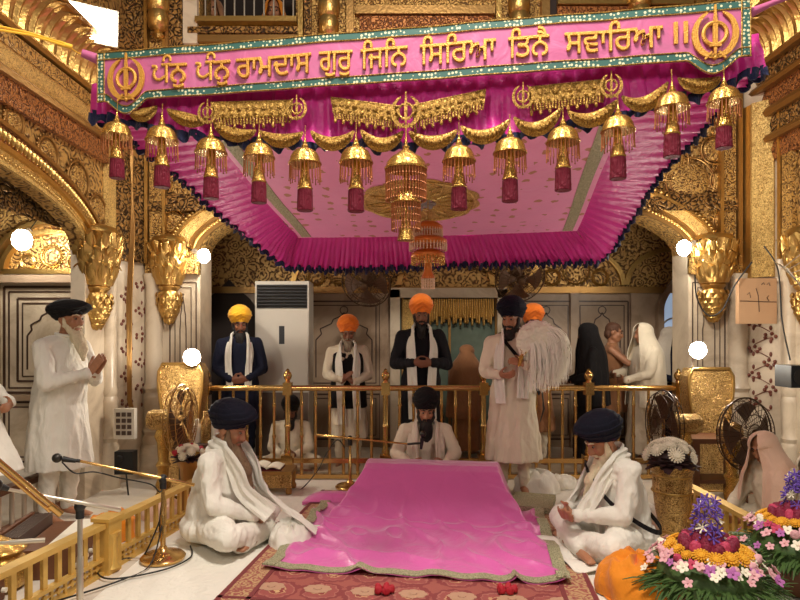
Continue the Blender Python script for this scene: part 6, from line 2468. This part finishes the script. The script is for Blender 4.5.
stole(r, 'stole', 'white', [(-0.1, -0.33, 0.28), (-0.11, -0.24, 0.4), (-0.11, -0.18, 0.5), (-0.1, -0.08, 0.62), (-0.06, 0.02, 0.655), (0.06, 0.02, 0.655), (0.1, -0.08, 0.62), (0.11, -0.19, 0.5), (0.11, -0.25, 0.4), (0.1, -0.33, 0.28)], 0.09)
sb_ = MB()


def strap_pt(a):
    z = 0.36 + 0.19 * cos(a + 2.3)
    ry = 0.215 - 0.075 * max(0, (z - 0.36) / 0.2)
    rx = 0.225 + 0.03 * max(0, (0.36 - z) / 0.2)
    return V((rx * cos(a), ry * sin(a) + 0.02 - 0.09 * (z - 0.17) / 0.44, z))


sp_ = [strap_pt(a) for a in [2 * PI * i / 48 for i in range(48)]]
vs = []
n = len(sp_)
for i, p in enumerate(sp_):
    o = V((p.x, (p.y + 0.03), 0)).normalized()
    for dz, do in ((-0.016, 0), (0.016, 0), (0.016, 0.008), (-0.016, 0.008)):
        vs.append(p + V((0, 0, dz)) + o * do)
fs = []
for i in range(n):
    a, b = 4 * i, 4 * ((i + 1) % n)
    for j in range(4):
        k = (j + 1) % 4
        fs.append((a + j, a + k, b + k, b + j))
sb_.add(vs, fs)
sb_.build('strap', 'black', r, 30)
tl = MB().grid(lambda u, v: V((-0.3 + 0.62 * u, 0.02 - 0.5 * v, 0.006 + 0.02 * abs(sin(u * 8 + v * 5)))), 24, 24, 0.006)
tl.build('tunic_tail', 'white', r, 80)

# 5 --- reader behind the platform, head bowed to the microphone
J = pose(SIT, neck=(0, -0.04, 0.63), head=(0, -0.1, 0.76), hr=(0.0, 0.3, 0), el=mir(0.27, -0.1, 0.36), wr=mir(0.16, -0.3, 0.3))
r = person('seated reader in white with black turban and long dark beard behind the draped platform', (gx(425, 5.34), 5.34, 0.03), D(2), 0.94)
body(r, J, 'skin', 0.009)
garment(r, 'kurta', 'cream', J, vox=0.011)
trousers(r, 'cream', J)
dress_head(r, J, 'skin', 'black', 'beard_black', 0.22, 1.1, (0.118, 0.142, 0.195))
stole(r, 'stole', 'offwhite', [(-0.13, -0.22, 0.3), (-0.13, -0.2, 0.48), (-0.11, -0.1, 0.62), (-0.06, 0.03, 0.67), (0.06, 0.03, 0.67), (0.11, -0.1, 0.62), (0.13, -0.2, 0.48), (0.13, -0.22, 0.3)], 0.12)

# 6 --- whisk holder
WX, WY = gx(513, 5.22), 5.22
J = pose(STAND, neck=(0, -0.02, 1.46), head=(-0.01, -0.05, 1.6), hr=(D(-18), 0.22, 0), el={-1: (-0.25, -0.05, 1.12), 1: (0.26, -0.06, 1.13)}, wr={-1: (-0.1, -0.25, 1.1), 1: (0.12, -0.3, 1.2)},
         hd={-1: ((0.75, -0.5, 0.0), (0.2, 0.6, 0.6)), 1: ((-0.85, -0.15, 0.3), (-0.1, 0.7, -0.5))}, curl=0.5)
r = person('standing person in long cream coat and navy turban waving the white whisk', (WX, WY, 0.014), D(-14), 0.955)
body(r, J, 'skin', 0.009)
garment(r, 'kurta', 'cream', J, 0.33, 1.3, 0.03, 0.011, 0.014)
trousers(r, 'cream', J, loose=0.95)
dress_head(r, J, 'skin', 'navy_turban', 'beard_black', 0.02, 0.7, (0.122, 0.15, 0.19))
stole(r, 'stole', 'white', [(-0.1, -0.22, 0.85), (-0.11, -0.2, 1.1), (-0.11, -0.16, 1.3), (-0.09, -0.06, 1.47), (-0.05, 0.07, 1.5), (0.05, 0.07, 1.5), (0.09, -0.06, 1.47), (0.11, -0.16, 1.3), (0.11, -0.2, 1.1), (0.1, -0.22, 0.9)], 0.11)
st_ = MB().strip([V((-0.12, 0.02, 1.47)), V((-0.05, -0.15, 1.38)), V((0.1, -0.185, 1.2)), V((0.2, -0.13, 1.02)), V((0.235, -0.02, 0.92))], 0.03, 0.008, lambda t: (0.2 + t, -1, 0.2))
st_.build('strap', 'black', r, 40)
sw_ = MB().tube([(0.26, -0.1, 0.95), (0.275, -0.12, 0.8), (0.24, -0.14, 0.68)], [0.014, 0.018, 0.006], 8, flat=(1, 0.5))
sw_.build('sheathed_dagger', 'grey_metal', r, 50)
# the whisk in his raised hand
wroot = at(523, 351, 4.88)
wh = thing('whisk', 'large white hair whisk with gilt handle held by the whisk holder', 'whisk', wroot)
hd0 = at(519, 366, 4.9) - wroot
MB().tube([hd0, hd0 * 0.6, hd0 * 0.25, (0, 0, 0), (0.012, 0, 0.02)], [0.012, 0.016, 0.02, 0.034, 0.03], 12).build('handle', 'gold_bell', wh, 50)
hr_ = MB()
random.seed(3)
for i in range(800):
    s_ = rnd(0, 1)
    b = rnd(-1, 1)
    m1 = V((0.01 + 0.06 * s_, 0.04 * b, 0.13 + 0.14 * s_))
    m2 = V((0.09 + 0.32 * s_, 0.1 * b, 0.14 + 0.12 * s_))
    e = V((0.07 + 0.3 * s_ + rnd(-0.05, 0.03), 0.12 * b + 0.02, -0.27 + 0.1 * s_ * s_ + rnd(-0.08, 0.16)))
    pts = []
    P_ = [V((0, 0, 0.01)), m1, m2, e]
    for k in range(9):
        t = k / 8
        pts.append(P_[0] * (1 - t) ** 3 + P_[1] * 3 * t * (1 - t) ** 2 + P_[2] * 3 * t * t * (1 - t) + P_[3] * t ** 3)
    hr_.tube(pts, [0.005, 0.0052, 0.0055, 0.0055, 0.0052, 0.0048, 0.004, 0.003, 0.0012], 4)
core = MB()
for k in range(11):
    t = k / 10
    q = 1 - t
    core.ell(V((0.04, 0, 0.2)) * (3 * t * q * q) + V((0.26, 0.02, 0.2)) * (3 * t * t * q) + V((0.23, 0.02, -0.2)) * t ** 3, (0.035 + 0.085 * sin(PI * t ** 0.8), 0.035 + 0.06 * sin(PI * t), 0.04 + 0.085 * sin(PI * t)), 14, 8)
link('hair_mass', blob(core, 0.012, 4, 0.012, 30, 1.0), plain('ivory_hair_mass', (252, 244, 224), 0.85, 0, 0.6, 160, 0.1), wh)
o = hr_.build('hair', plain('ivory_hair', (255, 250, 236), 0.8, 0, 0, 60, 0.06), wh, 60)
o['kind'] = 'stuff'

# 7 --- man in yellow turban
J = pose(STAND, hr=(D(8), 0.25, 0), wr=mir(0.08, -0.22, 1.0))
r = person('standing person in navy jacket, yellow turban and white scarf beside the air conditioner', (gx(240, 6.35), 6.35, 0), D(12), 0.945)
body(r, J, 'skin_dark', 0.011)
garment(r, 'jacket', 'navy', J, 0.55, 0.9, 0.02, 0.013)
trousers(r, 'navy', J)
dress_head(r, J, 'skin_dark', 'yellow', 'beard_black', 0.1, 1.0, (0.12, 0.145, 0.195))
stole(r, 'scarf', 'white', [(-0.1, -0.21, 0.92), (-0.11, -0.19, 1.1), (-0.115, -0.16, 1.3), (-0.09, -0.06, 1.47), (-0.05, 0.06, 1.5), (0.05, 0.06, 1.5), (0.09, -0.06, 1.47), (0.115, -0.16, 1.3), (0.11, -0.19, 1.1), (0.1, -0.21, 0.92)], 0.085)

# 8 --- man in orange turban and black waistcoat
J = pose(STAND, hr=(D(5), 0.2, 0), wr={-1: (-0.05, -0.27, 1.06), 1: (0.06, -0.25, 1.03)}, hd={-1: ((0.5, -0.4, 0.6), (0.8, 0.3, -0.2)), 1: ((-0.5, -0.4, 0.55), (-0.8, 0.3, -0.1))}, curl=0.25)
r = person('standing person in black waistcoat over white, orange turban, long grey beard', (gx(348, 6.35), 6.35, 0), D(4), 0.885)
body(r, J, 'skin_dark', 0.011)
garment(r, 'shirt', 'cream', J, 0.36, 0.7, 0.02, 0.013)
Jw = pose(J, sh=mir(0.18, 0, 1.385))
Jw = pose(J, sh=mir(0.198, 0, 1.385))
garment(r, 'waistcoat', 'black', pose(Jw, hip=mir(0.09, -0.003, 0.9), neck=(0, -0.004, 1.445)), 0.72, 0.35, 0.05, 0.013, 0.004, sleeves=False, amp=0.02)
trousers(r, 'cream', J)
dress_head(r, J, 'skin_dark', 'orange', 'beard_grey', 0.2, 1.0, (0.122, 0.145, 0.205))
stole(r, 'scarf', 'white', [(-0.07, -0.25, 0.55), (-0.08, -0.23, 0.85), (-0.095, -0.22, 1.1), (-0.105, -0.175, 1.3), (-0.09, -0.06, 1.475), (-0.05, 0.07, 1.5), (0.05, 0.07, 1.5), (0.09, -0.06, 1.475), (0.105, -0.175, 1.3), (0.1, -0.22, 1.1), (0.11, -0.23, 0.85), (0.12, -0.25, 0.6)], 0.1)

# 9 --- tall man in black robe
J = pose(STAND, hr=(D(2), 0.15, 0), wr={-1: (-0.1, -0.25, 1.12), 1: (0.1, -0.25, 1.12)}, el=mir(0.27, -0.02, 1.1))
r = person('tall standing person in black robe with orange turban and long white scarf before the doorway', (gx(421, 6.3), 6.3, 0), D(2), 1.0)
body(r, J, 'skin_dark', 0.011)
garment(r, 'robe', 'black_robe', J, 0.35, 1.1, 0.03, 0.013, sleeve_r=1.1)
trousers(r, 'black', J)
dress_head(r, J, 'skin_dark', 'orange', 'beard_black', 0.18, 1.0, (0.118, 0.145, 0.21))
stole(r, 'scarf', 'white', [(-0.1, -0.25, 0.55), (-0.1, -0.235, 0.85), (-0.11, -0.22, 1.1), (-0.115, -0.175, 1.3), (-0.09, -0.06, 1.475), (-0.05, 0.07, 1.5), (0.05, 0.07, 1.5), (0.09, -0.06, 1.475), (0.115, -0.175, 1.3), (0.11, -0.22, 1.1), (0.1, -0.235, 0.85), (0.1, -0.25, 0.55)], 0.11)

# 10 --- orange turban behind the whisk holder
J = pose(STAND, hr=(D(10), 0.1, 0))
r = person('person in orange turban mostly hidden behind the whisk holder', (gx(533, 6.45), 6.45, 0), D(-10), 0.955)
body(r, J, 'skin_dark', 0.012)
garment(r, 'kurta', 'brown_cloth', J, 0.4, 0.9, 0.02, 0.014)
trousers(r, 'cream', J)
dress_head(r, J, 'skin_dark', 'orange', 'beard_black', 0.1, 1.0, (0.12, 0.145, 0.2))

# 11 --- seated behind the railing
J = pose(SIT, hr=(D(-4), 0.3, 0))
r = person('person in white with black turban seated cross-legged behind the railing, left', (gx(291, 6.3), 6.3, 0), D(8), 0.8)
body(r, J, 'skin_dark', 0.012)
garment(r, 'kurta', 'cream', J, vox=0.013)
trousers(r, 'cream', J)
dress_head(r, J, 'skin_dark', 'black', 'beard_black', 0.1, 1.0)


def veil(root, J, mat, hem, open_=0.55, wide=1.0, name='veil', fullness=1.0, seed=0):
    head, neck = V(J['head']), V(J['neck'])
    R = rotm(*J['hr'])

    def fn(u, v):
        th = PI / 2 + PI * 0 + (open_ + (2 * PI - 2 * open_) * u)      # angle from the front (-y)
        f = -PI / 2 + (open_ + (2 * PI - 2 * open_) * u)
        cx, cy = cos(f), sin(f)
        if v < 0.3:
            t = v / 0.3 * PI / 2
            p = head + R @ V((0.1 * sin(t) * cx, 0.118 * sin(t) * cy + 0.005 - 0.02 * (1 - sin(t)), 0.035 + 0.098 * cos(t)))
        else:
            t = (v - 0.3) / 0.7
            c = head.lerp(V((neck.x, neck.y, hem)), t)
            c.z = head.z + 0.035 + (hem - head.z - 0.035) * t
            c.x = head.x + (neck.x - head.x) * min(1, t * 2.5)
            c.y = head.y + (neck.y + 0.01 - head.y) * min(1, t * 2.5)
            q = min(1, t * (head.z - hem) / 0.3)
            w_ = q * q * (3 - 2 * q)
            rx = 0.1 + (0.215 * wide - 0.1) * w_ + 0.05 * fullness * t
            ry = 0.118 + (0.165 * wide - 0.118) * w_ + 0.05 * fullness * t
            k = 1 + 0.045 * t * (sin(9 * f + seed) + 0.6 * sin(17 * f + 2 * t + seed))
            p = c + V((rx * k * cx, ry * k * cy, 0))
        return p
    m_ = MB().grid(fn, 64, 44, 0.008)
    return m_.build(name, mat, root, 80)


# 12 --- woman in black
J = pose(STAND, hr=(0, 0.15, 0))
r = person('woman draped all in black standing behind the railing, right of the whisk', (gx(590, 6.45), 6.45, 0), D(-100), 0.88)
body(r, J, 'skin_dark', 0.013)
garment(r, 'robe', 'black', J, 0.1, 0.8, 0.02, 0.014)
veil(r, J, 'black', 0.75, 0.5)

# 13-14 --- embracing pair
J = pose(STAND, hr=(0, 0.2, 0), el={-1: (-0.24, -0.2, 1.22), 1: (0.24, -0.22, 1.2)}, wr={-1: (-0.1, -0.44, 1.25), 1: (0.12, -0.44, 1.12)}, hd={-1: ((0.5, -0.8, 0.0), (0.7, 0.3, -0.2)), 1: ((-0.5, -0.8, 0.1), (-0.7, 0.3, -0.2))}, curl=0.2)
r = person('brown-haired bare-armed person embracing a pale-veiled woman behind the railing', (gx(612, 6.85), 6.85, 0), D(68), 0.89)
body(r, J, 'skin', 0.011)
garment(r, 'shirt', 'brown_cloth', J, 0.6, 0.8, 0.02, 0.013, sleeves=False)
trousers(r, 'brown_cloth', J)
hb = MB()
R_ = rotm(*J['hr'])
hb.ell(V(J['head']) + R_ @ V((0, 0.022, 0.045)), (0.085, 0.1, 0.085), 18, 12, R_)
hb.ell(V(J['head']) + R_ @ V((0, 0.06, -0.02)), (0.08, 0.06, 0.08), 14, 10, R_)
link('hair', blob(hb, 0.01, 2, 0.006, 30, 0.4), plain('brown_hair', (92, 60, 42), 0.7, 0, 0.6, 90, 0.2), r)
eyes(r, J['head'], R_, 'beard_black')
J = pose(STAND, hr=(0, 0.1, 0), el={-1: (-0.25, -0.1, 1.13), 1: (0.25, -0.1, 1.13)}, wr={-1: (-0.16, -0.36, 1.1), 1: (0.16, -0.36, 1.05)})
r = person('pale-veiled woman in cream shawl being embraced behind the railing, right', (gx(645, 6.5), 6.5, 0), D(-80), 0.88)
body(r, J, 'skin', 0.013)
garment(r, 'dress', 'cream', J, 0.15, 0.9, 0.03, 0.014)
veil(r, J, 'cream', 0.72, 0.6, 1.05)
# 15 --- dark figure beyond them
J = pose(STAND)
r = person('dim dark-clad figure in the passage before the daylight arch', (gx(668, 7.0), 7.0, 0), D(20), 0.86)
body(r, J, 'skin_dark', 0.014)
garment(r, 'robe', 'navy', J, 0.2, 0.7, 0.02, 0.015)
veil(r, J, 'offwhite', 1.0, 0.5)
# 16 --- brown shawl in the doorway
J = pose(STAND, hr=(D(-40), 0.2, 0))
r = person('small figure wrapped in a brown shawl in the doorway behind the tall robed man', (gx(466, 7.0), 7.0, 0), D(150), 0.74)
body(r, J, 'skin_dark', 0.014)
garment(r, 'robe', 'brown_cloth', J, 0.1, 1.0, 0.03, 0.015)
veil(r, J, 'brown_cloth', 0.6, 0.4, 1.2)

# 17-18 --- veiled women seated at right
J = pose(SIT, hr=(D(10), 0.45, 0), el=mir(0.24, -0.16, 0.3), wr=mir(0.1, -0.42, 0.2))
r = person('seated woman with peach gauze veil at right, bent forward beside the dark-caged fan', (gx(777, 4.15), 4.15, 0.0), D(-78), 0.82)
body(r, J, 'skin', 0.01)
garment(r, 'tunic', M['cream'], J, vox=0.013)
trousers(r, cloth('ochre_cotton', (206, 160, 74)), J)
veil(r, J, 'pinkveil', 0.3, 0.42, 1.0, seed=2)
eyes(r, J['head'], rotm(*J['hr']), 'beard_black')
J = pose(SIT, hr=(D(0), 0.4, 0))
r = person('woman in cream veil seated at the right photo edge behind the flower baskets', (gx(822, 3.85), 3.85, 0.0), D(-70), 0.72)
body(r, J, 'skin', 0.012)
garment(r, 'tunic', 'cream', J, vox=0.014)
trousers(r, 'cream', J)
veil(r, J, M['cream'], 0.2, 0.45, 1.15, seed=5)

# 19-20 --- onlookers upstairs
for px, lab, mt in ((214, 'onlooker in ochre behind the gallery bars, left of another onlooker', 'brown_cloth'), (275, 'onlooker in orange shawl behind the gallery bars, right of another onlooker', 'orange_cloth')):
    J = pose(STAND, hr=(0, 0.35, 0))
    z0 = gz(14, 6.5) - 1.6
    r = person(lab, (gx(px, 6.5), 6.5, z0), D(3), 1.0)
    body(r, J, 'skin', 0.013)
    garment(r, 'robe', mt, J, 0.6, 0.8, 0.02, 0.015)
    veil(r, J, mt, 1.0, 0.7)
    eyes(r, J['head'], rotm(*J['hr']), 'beard_black')
# ------------------------------------------------------------------ lights


def point(name, loc, watts, col=(1, 0.9, 0.76), r=0.06):
    l = bpy.data.lights.new(name, 'POINT')
    l.energy = watts
    l.color = col
    l.shadow_soft_size = r
    o = bpy.data.objects.new(name, l)
    COL.objects.link(o)
    o.location = loc
    return o


def area(name, loc, to, watts, size, col=(1, 0.91, 0.8)):
    l = bpy.data.lights.new(name, 'AREA')
    l.energy = watts
    l.color = col
    l.shape = 'DISK'
    l.size = size
    o = bpy.data.objects.new(name, l)
    COL.objects.link(o)
    o.location = loc
    o.rotation_euler = (V(to) - V(loc)).to_track_quat('-Z', 'Y').to_euler()
    return o


area('chandelier_light', (0.25, 1.95, 5.2), (0.15, 3.6, 0.0), 235, 0.7)
area('front_fill_light', (2.4, -0.8, 3.8), (0.8, 4.6, 1.0), 38, 1.0)  # pair of added, unseen fills brightening the figures from the front
area('front_fill_light', (-2.0, -0.6, 3.8), (-0.6, 4.6, 1.0), 48, 1.0)
area('upper_light', (0.4, 1.2, 5.2), (0.5, 6.0, 3.2), 34, 0.9)
point('flood_lamp_light', at(84, 24, 4.75), 55)
point('passage_bulb_light', at(24, 238, 5.7), 18)
point('arch_bulb_light', at(204, 256, 5.7), 8)
point('arch_bulb_light', at(684, 248, 5.65), 9)
point('spot_lamp_light', at(193, 358, 5.3), 26)
point('spot_lamp_light', at(694, 350, 5.25), 30)
area('passage_light', (0.6, 6.6, 2.9), (0.6, 6.9, 0), 1.5, 0.8, (1, 0.78, 0.55))
